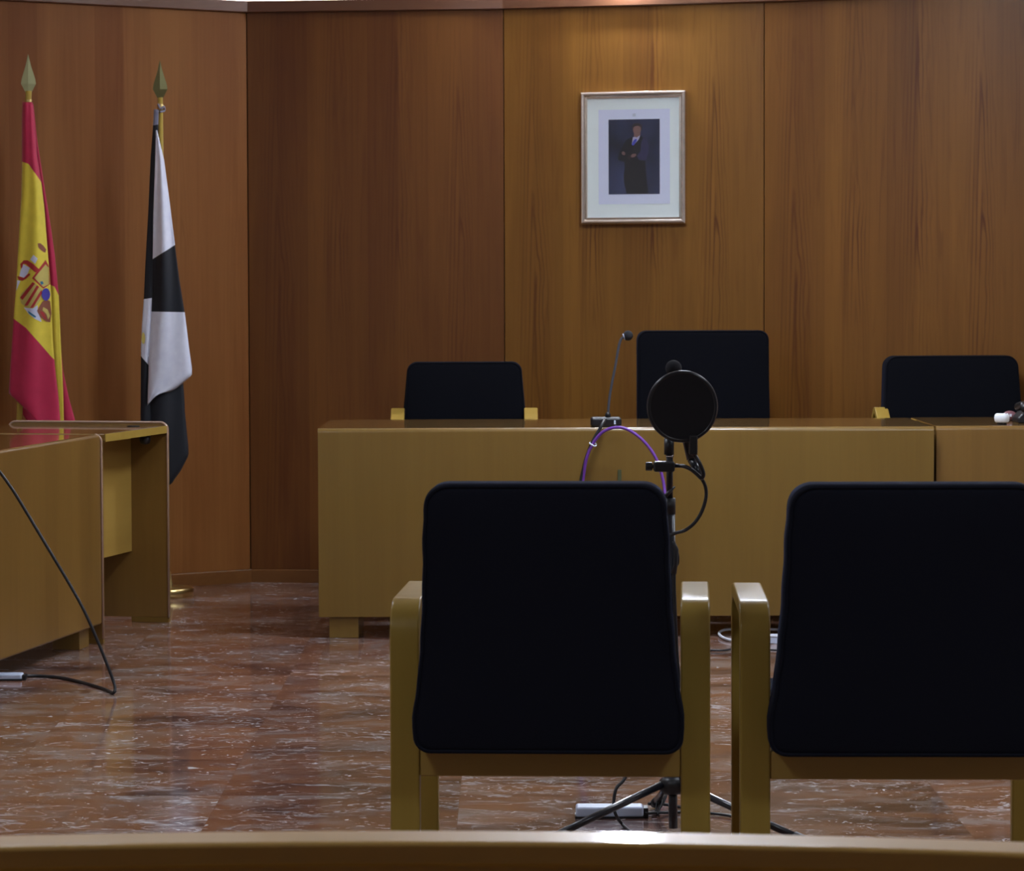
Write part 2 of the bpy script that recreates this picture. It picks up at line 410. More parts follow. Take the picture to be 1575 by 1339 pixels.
# substrate wall behind the veneer
bm = bmesh.new()
for (x0, y0), (x1, y1) in zip(WALL, WALL[1:]):
    poly(bm, [(x0, y0 + 0.02, 0), (x1, y1 + 0.02, 0), (x1, y1 + 0.02, TOPP + 0.03), (x0, y0 + 0.02, TOPP + 0.03)])
wall = struct('wall_back', bm, M['groove'])
bm = bmesh.new()
for (x0, y0), (x1, y1) in zip(WALL, WALL[1:]):
    poly(bm, [(x0, y0 + 0.02, TOPP + 0.03), (x1, y1 + 0.02, TOPP + 0.03), (x1, y1 + 0.02, HC), (x0, y0 + 0.02, HC)])
struct('wall_upper', bm, M['plaster'])

def facet(i):
    (x0, y0), (x1, y1) = WALL[i], WALL[i + 1]
    return Vector((x0, y0, 0)), math.atan2(y1 - y0, x1 - x0), math.hypot(x1 - x0, y1 - y0)

def panel(i, s0, s1, mat):
    p, a, L_ = facet(i)
    q = p + Vector((math.cos(a), math.sin(a), 0)) * s0
    bm = bx(0.0015, s1 - s0 - 0.0015, 0, 0.016, 0.055, TOPP)
    return obj('wood_panel', bm, mat, wall, bevel=0.0015, segs=1, loc=q, rotz=a)
L0 = facet(0)[2]
for s in range(3):
    s1 = L0 - 1.235 * s
    panel(0, max(s1 - 1.235, 0), s1, M['wall_a'])
panel(1, 0, facet(1)[2], M['wall_b'])
panel(2, 0, facet(2)[2], M['wall_c'])
panel(3, 0, facet(3)[2], M['wall_d'])
panel(4, 0, facet(4)[2], M['wall_b'])
panel(5, 0, facet(5)[2], M['wall_d'])
# cornice and skirting follow the facets
def run(name, prof, mat, off):
    """prof in (out, z): strip following the wall line, offset out of the wall"""
    bm = bmesh.new(); rows = []
    n = len(WALL)
    for i, (x, y) in enumerate(WALL):
        a0 = facet(max(i - 1, 0))[1]; a1 = facet(min(i, n - 2))[1]; a = (a0 + a1) / 2
        nrm = Vector((math.sin(a), -math.cos(a), 0)) / math.cos((a1 - a0) / 2)
        rows.append([bm.verts.new(Vector((x, y, z)) + nrm * o_) for o_, z in prof])
    for A, B in zip(rows, rows[1:]):
        for k in range(len(prof)):
            bm.faces.new((A[k], A[(k + 1) % len(prof)], B[(k + 1) % len(prof)], B[k]))
    bm.faces.new(rows[0]); bm.faces.new(rows[-1][::-1])
    return struct(name, bm, mat)
run('trim_1', [(-0.015, TOPP - 0.004), (0.018, TOPP - 0.004), (0.022, TOPP), (0.022, TOPP + 0.045), (-0.015, TOPP + 0.045)], M['trim'], 0)
run('baseboard_back', [(-0.015, 0), (0.012, 0), (0.012, 0.052), (0.009, 0.055), (-0.015, 0.055)], M['skirt'], 0)

# ------------------------------------------------------------------ lamps
def ceiling_light(x, y, s, label, w_=0.6, d_=0.6, rz=0, col=(0.80, 0.88, 1.0)):
    t = thing('ceiling_light', label, 'ceiling light', (x, y, HC), rz, 'recessed ceiling light panels')
    bm = bmesh.new()
    for a in ((-w_/2 - .02, w_/2 + .02, -d_/2 - .02, -d_/2), (-w_/2 - .02, w_/2 + .02, d_/2, d_/2 + .02), (-w_/2 - .02, -w_/2, -d_/2, d_/2), (w_/2, w_/2 + .02, -d_/2, d_/2)):
        box(bm, *a, -0.025, -0.001)
    obj('frame', bm, M['white'], t)
    obj('diffuser', bx(-w_/2, w_/2, -d_/2, d_/2, -0.02, -0.004), emit('diffuser_%d' % int(s * 10 + x * 100), col, s * LAMP_POWER), t)
for x, y, s_, lb in [(0.75, 10.5, 62, 'square cold white ceiling panel over the space before the long desk'), (-2.7, 10.0, 13, 'square cold white ceiling panel over the side tables'),
                     (3.4, 9.8, 24, 'square cold white ceiling panel over the reddish desk'), (-1.3, 7.6, 26, 'square cold white ceiling panel between the side table and the armchairs'),
                     (1.9, 7.6, 26, 'square cold white ceiling panel above the tripod stand'), (-1.5, 3.6, 22, 'square fill panel added above one end of the pew'),
                     (1.7, 3.6, 22, 'square fill panel added above the other end of the pew')]:  # the pew pair is added fill for surfaces facing the camera
    ceiling_light(x, y, s_, lb)
# bright lamp fixed to the white wall strip above the cornice, over the portrait
def wall_lamp():
    p, a, L_ = facet(2)
    x = 0.50; y = p.y + (x - p.x) * math.tan(a) + 0.02
    t = thing('wall_light', 'small bright white lamp fixed on the wall above the cornice over the portrait', 'wall light', (x, y, 2.60), a)
    obj('housing', bx(-0.10, 0.10, -0.050, 0.0, -0.060, 0.060), M['white'], t, bevel=0.006)
    obj('diffuser', bx(-0.075, 0.075, -0.068, -0.0505, -0.045, 0.045), emit('wall_lamp_diffuser', (0.80, 0.87, 1.0), 850), t)
wall_lamp()
# glow strip added on top of the cornice to brighten the white wall above
bm = bmesh.new(); rows = []
for i, (x, y) in enumerate(WALL):
    a = (facet(max(i - 1, 0))[1] + facet(min(i, len(WALL) - 2))[1]) / 2; nrm = Vector((math.sin(a), -math.cos(a), 0))
    rows.append([bm.verts.new(Vector((x, y, z)) + nrm * o_) for o_, z in ((-0.012, TOPP + 0.046), (0.008, TOPP + 0.046), (0.008, TOPP + 0.052), (-0.012, TOPP + 0.052))])
for A, B in zip(rows, rows[1:]):
    for k in range(4): bm.faces.new((A[k], A[(k + 1) % 4], B[(k + 1) % 4], B[k]))
bm.faces.new(rows[0]); bm.faces.new(rows[-1][::-1])
tag(obj('added_cove_glow', bm, emit('added_cove_emitter', (1.0, 0.78, 0.66), 7.0)), 'thin warm strip added on top of the cornice to brighten the wall above', 'light strip')

# ------------------------------------------------------------------ chairs
def outline(wb, wt, h, rb, rt, n=8, belly=0.0):
    """closed x-z outline of a back cushion, counter-clockwise from bottom left"""
    pts = []
    def corner(cx, cz, r, a0):
        for k in range(n + 1):
            a = math.radians(a0 + 90 * k / n); pts.append((cx + r * math.cos(a), cz + r * math.sin(a)))
    corner(-wb / 2 + rb, rb, rb, 180); corner(wb / 2 - rb, rb, rb, 270)
    def half(t):
        return wb / 2 + (wt - wb) / 2 * t - belly * 0.9 * math.sin(PI * min(1, max(0, (t - .12) / .75))) + belly * 0.9 * math.exp(-((t - 0.10) / 0.07) ** 2) \
            + (0.0007 * math.sin(t * 31) if belly else 0)
    N_ = 24
    for k in range(1, N_):
        t = k / N_; z = rb + (h - rb - rt) * t
        pts.append((half(t), z))
    corner(wt / 2 - rt, h - rt, rt, 0); corner(-wt / 2 + rt, h - rt, rt, 90)
    for k in range(N_ - 1, 0, -1):
        t = k / N_; z = rb + (h - rb - rt) * t
        pts.append((-half(t), z))
    return pts

def cushion_bm(pts, th, lean, r=0.018, zc=0.25, dome=0.006, sag=0.0):
    """slab of thickness th with rounded rims; lean(z) gives y of its middle"""
    bm = bmesh.new(); rings = []
    cx = 0; cz = sum(p[1] for p in pts) / len(pts)
    prof = [(0.55, -th / 2 - dome), (0.9, -th / 2 - dome * 0.6)]
    def ringat(scale_in, yoff, absin=0):
        row = []
        for x, z in pts:
            d = Vector((x - cx, z - cz)); l = d.length; d2 = d * ((l - absin) / l) * scale_in
            zz = cz + d2.y; xx = d2.x
            zz -= sag * (1 - (xx / 0.25) ** 2) * max(0, (zz - cz) / 0.25)
            row.append(bm.verts.new((xx, lean(zz) + yoff, zz)))
        return row
    for s in (0.3, 0.7, 0.92): rings.append(ringat(s, -th / 2 - dome * (1 - s ** 3)))
    for k in range(5):
        a = math.radians(90 * k / 4); rings.append(ringat(1, -th / 2 + r * (1 - math.sin(a)) if False else -th / 2 + r - r * math.cos(a), r * (1 - math.sin(a))))
    for k in range(5):
        a = math.radians(90 * k / 4); rings.append(ringat(1, th / 2 - r + r * math.sin(a), r * (1 - math.cos(a))))
    for s in (0.92, 0.7, 0.3): rings.append(ringat(s, th / 2 + dome * (1 - s ** 3)))
    n = len(pts)
    for A, B in zip(rings, rings[1:]):
        for k in range(n): bm.faces.new((A[k], A[(k + 1) % n], B[(k + 1) % n], B[k]))
    bm.faces.new(rings[0][::-1]); bm.faces.new(rings[-1])
    return bm

def make_chair(name, label, loc, rotz, group=None, arm_z=0.707, top_z=0.938, seat_z=0.46, wb=0.488, wt=0.43, spacing=0.531,
               arm_len=0.42, rt=0.045, yb=-0.25, lean_amt=0.115, th=0.095, arms=True, rail=(0.385, 0.437), belly=0.0042, sag=0.007, bot=0.438, arm_drop=0.0, cush=0.0):
    fab = M['fabric_dimmed'] if group == 'armchairs behind the judges desk' or name == 'high_back_chair' else M['fabric']
    t = thing(name, label, 'chair', loc, rotz, group)
    yf = yb + arm_len
    if arms:
        R = 0.058
        for s in (-1, 1):
            xc = s * spacing / 2
            path = [(yb, 0.0), (yb, 0.3), (yb, arm_z - 0.014 - R)] + arc(yb + R, arm_z - 0.014 - R, R, 180, 90, 6)[1:] \
                + [(yb + 0.12, arm_z - 0.014 - arm_drop * 0.35)] + arc(yf - 0.05, arm_z - 0.014 - 0.055 - arm_drop, 0.055, 90, 0, 6) + [(yf + 0.005, 0.3), (yf + 0.005, 0.0)]
            bm = bmesh.new(); sweep_rect(bm, path, 0.054, 0.028, xc)
            obj('arm_loop', bm, M['arm'], t, bevel=0.004, segs=3)
    ir = spacing / 2 - 0.027
    obj('rear_rail', bx(-ir, ir, yb - 0.010, yb + 0.016, rail[0], rail[1]), M['apron'], t, bevel=0.003)
    obj('front_rail', bx(-ir, ir, yf - 0.025, yf, rail[0], rail[1]), M['apron'], t, bevel=0.003)
    for s in (-1, 1):
        obj('side_rail', bx(s * ir - (0.022 if s > 0 else 0), s * ir + (0.022 if s < 0 else 0), yb + 0.016, yf - 0.025, rail[0], rail[1]), M['apron'], t, bevel=0.003)
    # seat cushion
    bm = bx(-ir + 0.004, ir - 0.004, yb + 0.05, yf + 0.03, rail[1], rail[1] + 0.075)
    bmesh.ops.subdivide_edges(bm, edges=bm.edges[:], cuts=4, use_grid_fill=True)
    for v in bm.verts:
        if v.co.z > rail[1] + 0.07: v.co.z += 0.012 * (1 - (v.co.x / ir) ** 2)
    obj('seat', bm, fab, t, bevel=0.02, segs=3)
    h = top_z - bot
    pts = [(x, z + bot) for x, z in outline(wb, wt, h, 0.028, rt, belly=belly)]
    def lean(z): 
        q = max(0, z - bot) / h
        return yb - th / 2 + 0.005 + cush - lean_amt * q ** 1.25
    b = obj('backrest', cushion_bm(pts, th, lean, sag=sag), fab, t, smoothall=True)
    # piping along both rims
    czm = sum(p[1] for p in pts) / len(pts)
    for sgn in (-1, 1):
        ring = []
        for x, z in pts:
            d = Vector((x, z - czm)); d = d * ((d.length - 0.006) / d.length)
            zz = czm + d.y; zz -= sag * (1 - (d.x / 0.25) ** 2) * max(0, (zz - czm) / 0.25)
            ring.append((d.x, lean(zz) + sgn * (th / 2 - 0.004), zz))
        obj('piping', tb(ring, 0.0042, 6, closed=True), fab, b, smoothall=True)
    return t

make_chair('armchair', 'black fabric armchair with yellow wood arms, seen from behind, beside the round pop filter',
           (0.0, 0, 0), 0).location = at(856, 1523, 5.95).to_2d().to_3d()
c1 = bpy.data.objects['armchair']; c1.rotation_euler = (0, 0, math.radians(-3.2))
def copy_tree(o, parent=None):
    c = o.copy(); COL.objects.link(c); c.parent = parent
    for ch in list(o.children): copy_tree(ch, c)
    return c
c2 = copy_tree(c1)
c2.location = (0.720, 5.90, 0); c2.scale.x = 1.025; c2.rotation_euler = (0, 0, math.radians(-2.0))
tag(c2, 'black fabric armchair with yellow wood arms cut by the photo edge, nearest the divided desks')
for c in (c1, c2): c['group'] = 'armchairs facing the judges desk'

g2 = 'armchairs behind the judges desk'
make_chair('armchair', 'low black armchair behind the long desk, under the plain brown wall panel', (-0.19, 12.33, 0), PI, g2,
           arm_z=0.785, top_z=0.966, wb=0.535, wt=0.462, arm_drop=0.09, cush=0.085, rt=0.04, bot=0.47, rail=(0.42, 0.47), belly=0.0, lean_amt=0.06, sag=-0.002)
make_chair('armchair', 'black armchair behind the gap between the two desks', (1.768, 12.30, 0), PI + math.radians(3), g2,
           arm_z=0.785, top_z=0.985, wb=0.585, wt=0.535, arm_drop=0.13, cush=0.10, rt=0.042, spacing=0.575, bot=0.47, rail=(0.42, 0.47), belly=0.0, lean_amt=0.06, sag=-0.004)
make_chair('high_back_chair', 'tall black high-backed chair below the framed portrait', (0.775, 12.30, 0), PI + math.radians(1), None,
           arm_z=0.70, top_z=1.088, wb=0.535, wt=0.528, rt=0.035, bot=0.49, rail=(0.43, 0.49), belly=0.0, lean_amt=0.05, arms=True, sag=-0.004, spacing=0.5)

# ------------------------------------------------------------------ desks
def gable(parent, y, depth, side=1, foot=True):
    pass

def judge_desk(name, label, x0, x1, yf, depth, rot=0, zt=0.76, zb=0.077, cx=0, foot_spots=()):
    t = thing(name, label, 'desk', ((x0 + x1) / 2, yf, 0), rot)
    hw = (x1 - x0) / 2
    # waterfall front: one bent board, top rolling over into the front panel
    obj('desk_top', bx(-hw + 0.002, hw - 0.002, 0.026, depth, zt - 0.03, zt), M['beech_top'], t, bevel=0.003)
    R = 0.016
    prof = [(0.0255, zt), (0.0255, zt - 0.03), (0.024, zt - 0.032), (0.022, zb), (0, zb)] + [(R - R * math.cos(a), zt - R + R * math.sin(a)) for a in [PI / 2 * k / 6 for k in range(7)]]
    bm = bmesh.new()
    A = [bm.verts.new((-hw, y, z)) for y, z in prof]; B = [bm.verts.new((hw, y, z)) for y, z in prof]
    n = len(prof)
    for k in range(n): bm.faces.new((A[k], A[(k + 1) % n], B[(k + 1) % n], B[k]))
    bm.faces.new(A); bm.faces.new(B[::-1])
    obj('front_panel', bm, M['beech'], t, bevel=0.006, segs=3)
    for s in (-1, 1):
        obj('side_panel', bx(s * hw - (0.026 if s > 0 else 0.0), s * hw + (0.026 if s < 0 else 0.0), 0.027, depth - 0.02, zb, zt - 0.031), M['beech_side'], t, bevel=0.002)
        obj('foot', bx(s * (hw - 0.09) - 0.053, s * (hw - 0.09) + 0.053, 0.012, 0.42, 0, zb), M['beech'], t, bevel=0.002)
    obj('inner_panel', bx(-hw + 0.027, hw - 0.027, depth - 0.16, depth - 0.14, 0.30, zt - 0.031), M['beech_side'], t)
    return t
pl = at(490, 900, 11.3).x; pr = at(1436, 900, 11.3).x
desk = judge_desk('judge_desk', 'long yellow wood desk with a plain front panel, standing under the portrait', pl, pr, 11.3, 0.735)
desk2 = judge_desk('judge_desk', 'reddish wood desk next to the long desk, cut by the photo edge', pr + 0.012, pr + 1.3, 11.33, 0.735)
desk2.location.z = 0.0
for ch in desk2.children:
    if ch.name.startswith('front_panel'):
        ch.data = ch.data; ch.data.materials.clear(); ch.data.materials.append(M['beech_side'])
# small cable tag on the long desk
q = at(953, 733, 11.3)
o = obj('cable_label', bx(-0.0065, 0.0065, -0.003, 0.0, -0.026, 0.026), M['green'], desk); o.location = (q.x - desk.location.x, 0, q.z)
tag(o, 'small dark green vertical tag')

# side tables: local x runs away from the camera along the room-side edge, local y to the room's outer side
def side_table(name, label, A, ang, length, depth, full_front, zt=0.749, zb=0.072, near_gable=True, lip=0.012):
    """A: far room-side corner on the floor; table runs towards the camera"""
    t = thing(name, label, 'table', A, ang)
    # local +x toward camera, local +y away from the room centre
    zg = 0.020
    obj('table_top', bx(0.02, length - (0.02 if near_gable else 0.0), 0.023 if full_front else 0.004, depth - 0.004, zt - 0.028, zt), M['beech_top'], t, bevel=0.004)
    def profile(inset=0.0, zlow=zg):
        r = 0.028 - inset; pts = [(inset, zlow)]
        for k in range(9):
            a = PI / 2 * k / 8; pts.append((inset + r - r * math.cos(a), zt + lip - inset - r + r * math.sin(a)))
        for k in range(9):
            a = PI / 2 * k / 8; pts.append((depth - inset - r + r * math.sin(a), zt + lip - inset - r + r * math.cos(a)))
        pts.append((depth - inset, zlow)); return pts
    ends = [(0.0, 0.02)] + ([(length - 0.02, length)] if near_gable else [])
    for xa, xb in ends:
        bm = bmesh.new(); pr_ = profile()
        A_ = [bm.verts.new((xa, y, z)) for y, z in pr_]; B_ = [bm.verts.new((xb, y, z)) for y, z in pr_]
        n = len(pr_)
        for k in range(n): bm.faces.new((A_[k], A_[(k + 1) % n], B_[(k + 1) % n], B_[k]))
        bm.faces.new(A_); bm.faces.new(B_[::-1])
        g = obj('end_panel', bm, M['beech_side'], t, bevel=0.001, segs=1)
        e = obj('edge_gloss', tb([(xb - 0.001, y - 0.0, z) for y, z in (pr_ if lip > 0.005 else pr_[:9])], 0.0042, 8), M['edge'], g, smoothall=True)
        tag(e, 'pale line painting the gloss of the rounded edge')
        for y0, y1 in ((0.0, 0.15), (depth - 0.16, depth)):
            obj('foot', bx(xa, xb, y0, y1, 0, zg), M['beech'], t, bevel=0.002)
    if full_front:
        for xa in (0.09, length - 0.2):
            obj('foot', bx(xa, xa + 0.11, 0.03, 0.13, 0, zb), M['beech'], t, bevel=0.002)
        obj('front_panel', bx(0.02, length - 0.02, 0.002, 0.0225, zb + 0.0, zt), M['beech_side'], t, bevel=0.010, segs=4)
    else:
        obj('modesty_panel', bx(0.02, length, 0.145, 0.163, 0.27, zt - 0.029), M['apron'], t, bevel=0.002)
        obj('lit_edge_strip', bx(0.021, length, 0.0, 0.0035, zt - 0.0285, zt - 0.001), M['arm'], t)  # paler wood paints the lamplight caught by the front edge
        for yy in (0.10,):
            obj('cable_grommet', lt([(0.024, 0), (0.024, 0.003), (0.016, 0.003)], 24, (0.115, yy, zt)), M['black'], t, smoothall=False)
            obj('cable_cup', lt([(0.006, -0.034), (0.017, -0.03), (0.021, -0.018), (0.021, 0.0)], 24, (0.17, 0.035, zt - 0.030)), M['black'], t, smoothall=True)
    return t
fa = Vector((-1.459, 11.16, 0)); dirn = Vector((-0.1706, -0.985, 0))
side_table('side_table', 'wooden side table with a full front panel and a black cable draped over it',
           fa, math.atan2(dirn.y, dirn.x), 1.9, 0.70, True, lip=0.001)
B_ = at(262, 900, 11.86); B_.z = 0
d2 = (Vector((fa.x + 0.004, fa.y + 0.035, 0)) - B_)
# outer side: the table's own +y must point away from the room centre, so mirror by choosing the angle sign
side_table('side_table', 'open-fronted wooden table with a recessed panel and black grommet, beyond the panelled table',
           B_, math.atan2(d2.y, d2.x), d2.length - 0.004, 0.64, False, near_gable=False)

# local +y of a table turned toward the camera points toward the room centre: flip those children
for t in [o for o in COL.objects if o.name.startswith('side_table')]:
    t.scale = (1, 1, 1)
    for ch in t.children_recursive:
        if ch.parent is t:
            for v in ch.data.vertices: v.co.y = -v.co.y
            ch.data.flip_normals()
        else:
            for v in ch.data.vertices: v.co.y = -v.co.y
            ch.data.flip_normals()

# ------------------------------------------------------------------ front pew (bottom of the picture)
def pew():
    t = thing('pew', 'curved wooden pew back with a bright lamp reflection, nearest the camera', 'bench', (0, 3.5, 0))
    def Yc(x): return 3.521 - 0.055 * x - 0.154 * x * x - 3.5
    xs = [-1.5 + 3.0 * k / 60 for k in range(61)]
    def strip(name, y0, y1, z0, z1, mat, bev=0.004, xa=-1.5, xb=1.5):
        bm = bmesh.new(); rows = []
        for x in xs:
            if x < xa - 1e-6 or x > xb + 1e-6: continue
            c = Yc(x); rows.append([bm.verts.new((x, c + y, z)) for y, z in ((y0, z0), (y1, z0), (y1, z1), (y0, z1))])
        for A, B in zip(rows, rows[1:]):
            for k in range(4): bm.faces.new((A[k], A[(k + 1) % 4], B[(k + 1) % 4], B[k]))
        bm.faces.new(rows[0]); bm.faces.new(rows[-1][::-1])
        return obj(name, bm, mat, t, bevel=bev, segs=3)
    tr = strip('top_rail', -0.072, 0.0, 0.640, 0.6695, M['pew'], 0.006)
    for v in tr.data.vertices:
        if v.co.z > 0.66 and v.co.y < Yc(v.co.x) - 0.03: v.co.z -= 0.0009
    strip('back_panel', -0.045, -0.022, 0.30, 0.640, M['pew'])
    strip('seat', -0.47, -0.046, 0.41, 0.44, M['pew'])
    for x in (-1.5, 1.5):
        obj('end_panel', bx(x - 0.018, x + 0.018, Yc(x) - 0.50, Yc(x) + 0.0, 0, 0.64), M['pew'], t, bevel=0.006)
    return t
pew()

# ------------------------------------------------------------------ portrait
def portrait():
    p, a, L_ = facet(2)
    nrm = Vector((math.sin(a), -math.cos(a), 0)); tx = Vector((math.cos(a), math.sin(a), 0))
    def onwall(px, py):
        d = at(px, py, 10) - Vector((0, 0, CAM_Z)); o_ = Vector((0, 0, CAM_Z)); wp = p + nrm * 0.02
        k = (wp - o_).dot(nrm) / d.dot(nrm); return o_ + d * k
    c = onwall(973.5, 242.5)
    t = thing('framed_portrait', 'framed portrait photo of a man in a dark suit hanging on the golden wood wall', 'picture', c, a)
    def loc(px, py):
        q = onwall(px, py) - c; return q.dot(tx), q.z
    x0, z1 = loc(893, 142); x1, z0 = loc(1055, 344)
    fw = 0.030
    # moulded frame: rounded outer rail plus a small inner step
    def frame_bm(prof):
        bm = bmesh.new(); rows = []
        for cx, cz in ((x0, z0), (x1, z0), (x1, z1), (x0, z1)):
            sx = 1 if cx == x0 else -1; sz = 1 if cz == z0 else -1
            rows.append([bm.verts.new((cx + sx * i_, y, cz + sz * i_)) for i_, y in prof])
        for k in range(4):
            A, B = rows[k], rows[(k + 1) % 4]
            for j in range(len(prof)): bm.faces.new((A[j], A[(j + 1) % len(prof)], B[(j + 1) % len(prof)], B[j]))
        return bm
    prof = [(0, 0.018), (0, -0.002)] + [(0.010 - 0.010 * math.cos(PI * k / 8), -0.004 - 0.008 * math.sin(PI * k / 8)) for k in range(9)] + [(0.021, 0.0), (0.028, -0.001), (0.028, 0.006), (0.028, 0.018)]
    f = obj('frame', frame_bm(prof), M['silver'], t)
    for pl_ in f.data.polygons: pl_.use_smooth = False
    obj('mat_board', bx(x0 + 0.027, x1 - 0.027, 0.006, 0.010, z0 + 0.027, z1 - 0.027), M['matb'], t)
    def rect(name, a_, b_, y, mat, par=t):
        (xa, za), (xb, zb_) = loc(*a_), loc(*b_)
        return obj(name, bx(xa, xb, y - 0.0008, y, zb_, za), mat, par)
    pap = rect('print_border', (920, 169), (1030, 313), 0.0055, M['paper'])
    ph = rect('portrait_print', (935.6, 184), (1014.5, 298), 0.0042, M['photoback'])
    def pp(zx, zy): return loc(860 + zx / 5.357, 120 + zy / 5.357)
    def shape(name, pts, y, mat):
        bm = bmesh.new(); F = [(x, y, z) for x, z in (pp(*q) for q in pts)]
        G = [(x, y - 0.0003, z) for x, y_, z in F]
        va = [bm.verts.new(v) for v in F]; vb = [bm.verts.new(v) for v in G]
        for k in range(len(va)): bm.faces.new((va[k], va[(k + 1) % len(va)], vb[(k + 1) % len(va)], vb[k]))
        bm.faces.new(va); bm.faces.new(vb[::-1])
        return obj(name, bm, mat, ph)
    shape('suit', [(615, 480), (585, 492), (550, 510), (520, 560), (490, 620), (482, 660), (490, 680), (535, 690), (540, 740), (530, 800), (533, 860), (555, 950),
                   (735, 950), (722, 850), (715, 760), (708, 690), (735, 600), (738, 540), (720, 505), (690, 487), (668, 470), (640, 490)], 0.0030, M['suit'])
    shape('sleeve', [(690, 492), (722, 508), (738, 545), (735, 610), (712, 680), (655, 672), (640, 640), (672, 600), (672, 540)], 0.0026, M['suit_lit'])
    shape('shirt', [(606, 488), (640, 478), (668, 468), (655, 505), (610, 555), (597, 545)], 0.0026, M['shirt'])
    shape('tie', [(617, 508), (637, 498), (640, 515), (612, 555), (598, 552), (603, 530)], 0.0022, M['tie'])
    shape('neck', [(618, 455), (668, 440), (668, 470), (638, 490), (615, 480)], 0.0024, M['skin'])
    hd = [(640 + 33 * math.cos(2 * PI * k / 20), 424 + 46 * math.sin(2 * PI * k / 20)) for k in range(20)]
    shape('face', hd, 0.0020, M['skin'])
    shape('hair', [(603, 432), (598, 400), (608, 380), (635, 368), (662, 372), (681, 390), (684, 425), (677, 436), (671, 405), (650, 392), (625, 396), (612, 408)], 0.0016, M['hair'])
    shape('hand', [(592, 640), (600, 625), (630, 622), (636, 634), (622, 650), (596, 654)], 0.0016, M['skin'])
    shape('hand', [(514, 610), (530, 603), (546, 618), (540, 636), (520, 632)], 0.0016, M['skin'])
    shape('cuff', [(564, 636), (586, 628), (594, 648), (590, 668), (572, 672)], 0.0016, M['hair'])
    # printed caption mark above the photo
    rect('printed_mark', (972.5, 174.5), (977.5, 179), 0.0046, M['whitegrey'])
    obj('glass', bx(x0 + 0.026, x1 - 0.026, -0.0006, 0.0, z0 + 0.026, z1 - 0.026), M['glass'], t)
portrait()

# ------------------------------------------------------------------ flags
def interp(pts, y):
    if y <= pts[0][1]: return pts[0][0]
    for (xa, ya), (xb, yb) in zip(pts, pts[1:]):
        if y <= yb: return xa + (xb - xa) * (y - ya) / max(1e-6, yb - ya)
    return pts[-1][0]
def bound(line, x):
    """line: list of (x, y), y at given x"""
    if x <= line[0][0]: return line[0][1]
    for (xa, ya), (xb, yb) in zip(line, line[1:]):
        if x <= xb: return ya + (yb - ya) * (x - xa) / max(1e-6, xb - xa)
    return line[-1][1]

def drape(bm, left, right, lines, mats, D, y_off, bulge, S=14, step=5.0, phase=0.0, rip=0.008):
    """one hanging fold between two side curves; lines: top edge, colour borders, bottom edge"""
    cols = []
    def pos(s, y):
        xl, xr = interp(left, y), interp(right, y); x = xl + (xr - xl) * s
        wd = (xr - xl) / F_PX * D
        dep = y_off - bulge * math.sin(PI * s) * min(1, wd / 0.06) + rip * math.sin(3 * PI * s + phase + y * 0.012) * min(1, wd / 0.08)
        return at(x, y, D + dep)
    for j in range(S + 1):
        s = j / S; ys = []
        for ln in lines:
            y = ln[0][1]
            for _ in range(6):
                x = interp(left, y) * (1 - s) + interp(right, y) * s
                y = bound(ln, x)
            ys.append(y)
        for k in range(1, len(ys)): ys[k] = max(ys[k], ys[k - 1] + 0.3)
        cols.append(ys)
    nseg = [max(1, int((lines[k + 1][0][1] - lines[k][0][1]) / step)) for k in range(len(lines) - 1)]
    grid = []
    for j in range(S + 1):
        row = []
        for k in range(len(lines) - 1):
            for q in range(nseg[k]):
                row.append((cols[j][k] + (cols[j][k + 1] - cols[j][k]) * q / nseg[k], k))
        row.append((cols[j][-1], len(lines) - 2)); grid.append(row)
    vs = [[bm.verts.new(pos(j / S, y)) for y, _ in grid[j]] for j in range(S + 1)]
    for j in range(S):
        for i in range(len(vs[0]) - 1):
            f = bm.faces.new((vs[j][i], vs[j + 1][i], vs[j + 1][i + 1], vs[j][i + 1])); f.material_index = mats[grid[j][i][1]]; f.smooth = True
    return pos

def finial(t, base, r=1.0, mat='brass_dull'):
    b = Vector(base)
    # flattened spear head on a socket
    bm = bmesh.new(); prof = [(0.010, 0.0), (0.012, 0.02), (0.030, 0.055), (0.027, 0.075), (0.010, 0.13), (0.0005, 0.172)]
    rings = []
    for w_, h in prof:
        rings.append([bm.verts.new(b + Vector(p) + Vector((0, 0, h))) for p in ((-w_, 0, 0), (0, -w_ * 0.32, 0), (w_, 0, 0), (0, w_ * 0.32, 0))])
    for A, B in zip(rings, rings[1:]):
        for k in range(4): bm.faces.new((A[k], A[(k + 1) % 4], B[(k + 1) % 4], B[k]))
    bm.faces.new(rings[0][::-1]); bm.faces.new(rings[-1])
    obj('spear_finial', bm, M[mat], t)
    obj('collar', lt([(0.009, -0.035), (0.014, -0.03), (0.011, -0.02), (0.014, -0.012), (0.009, 0.0)], 20, b), M['brass'], t, smoothall=True)

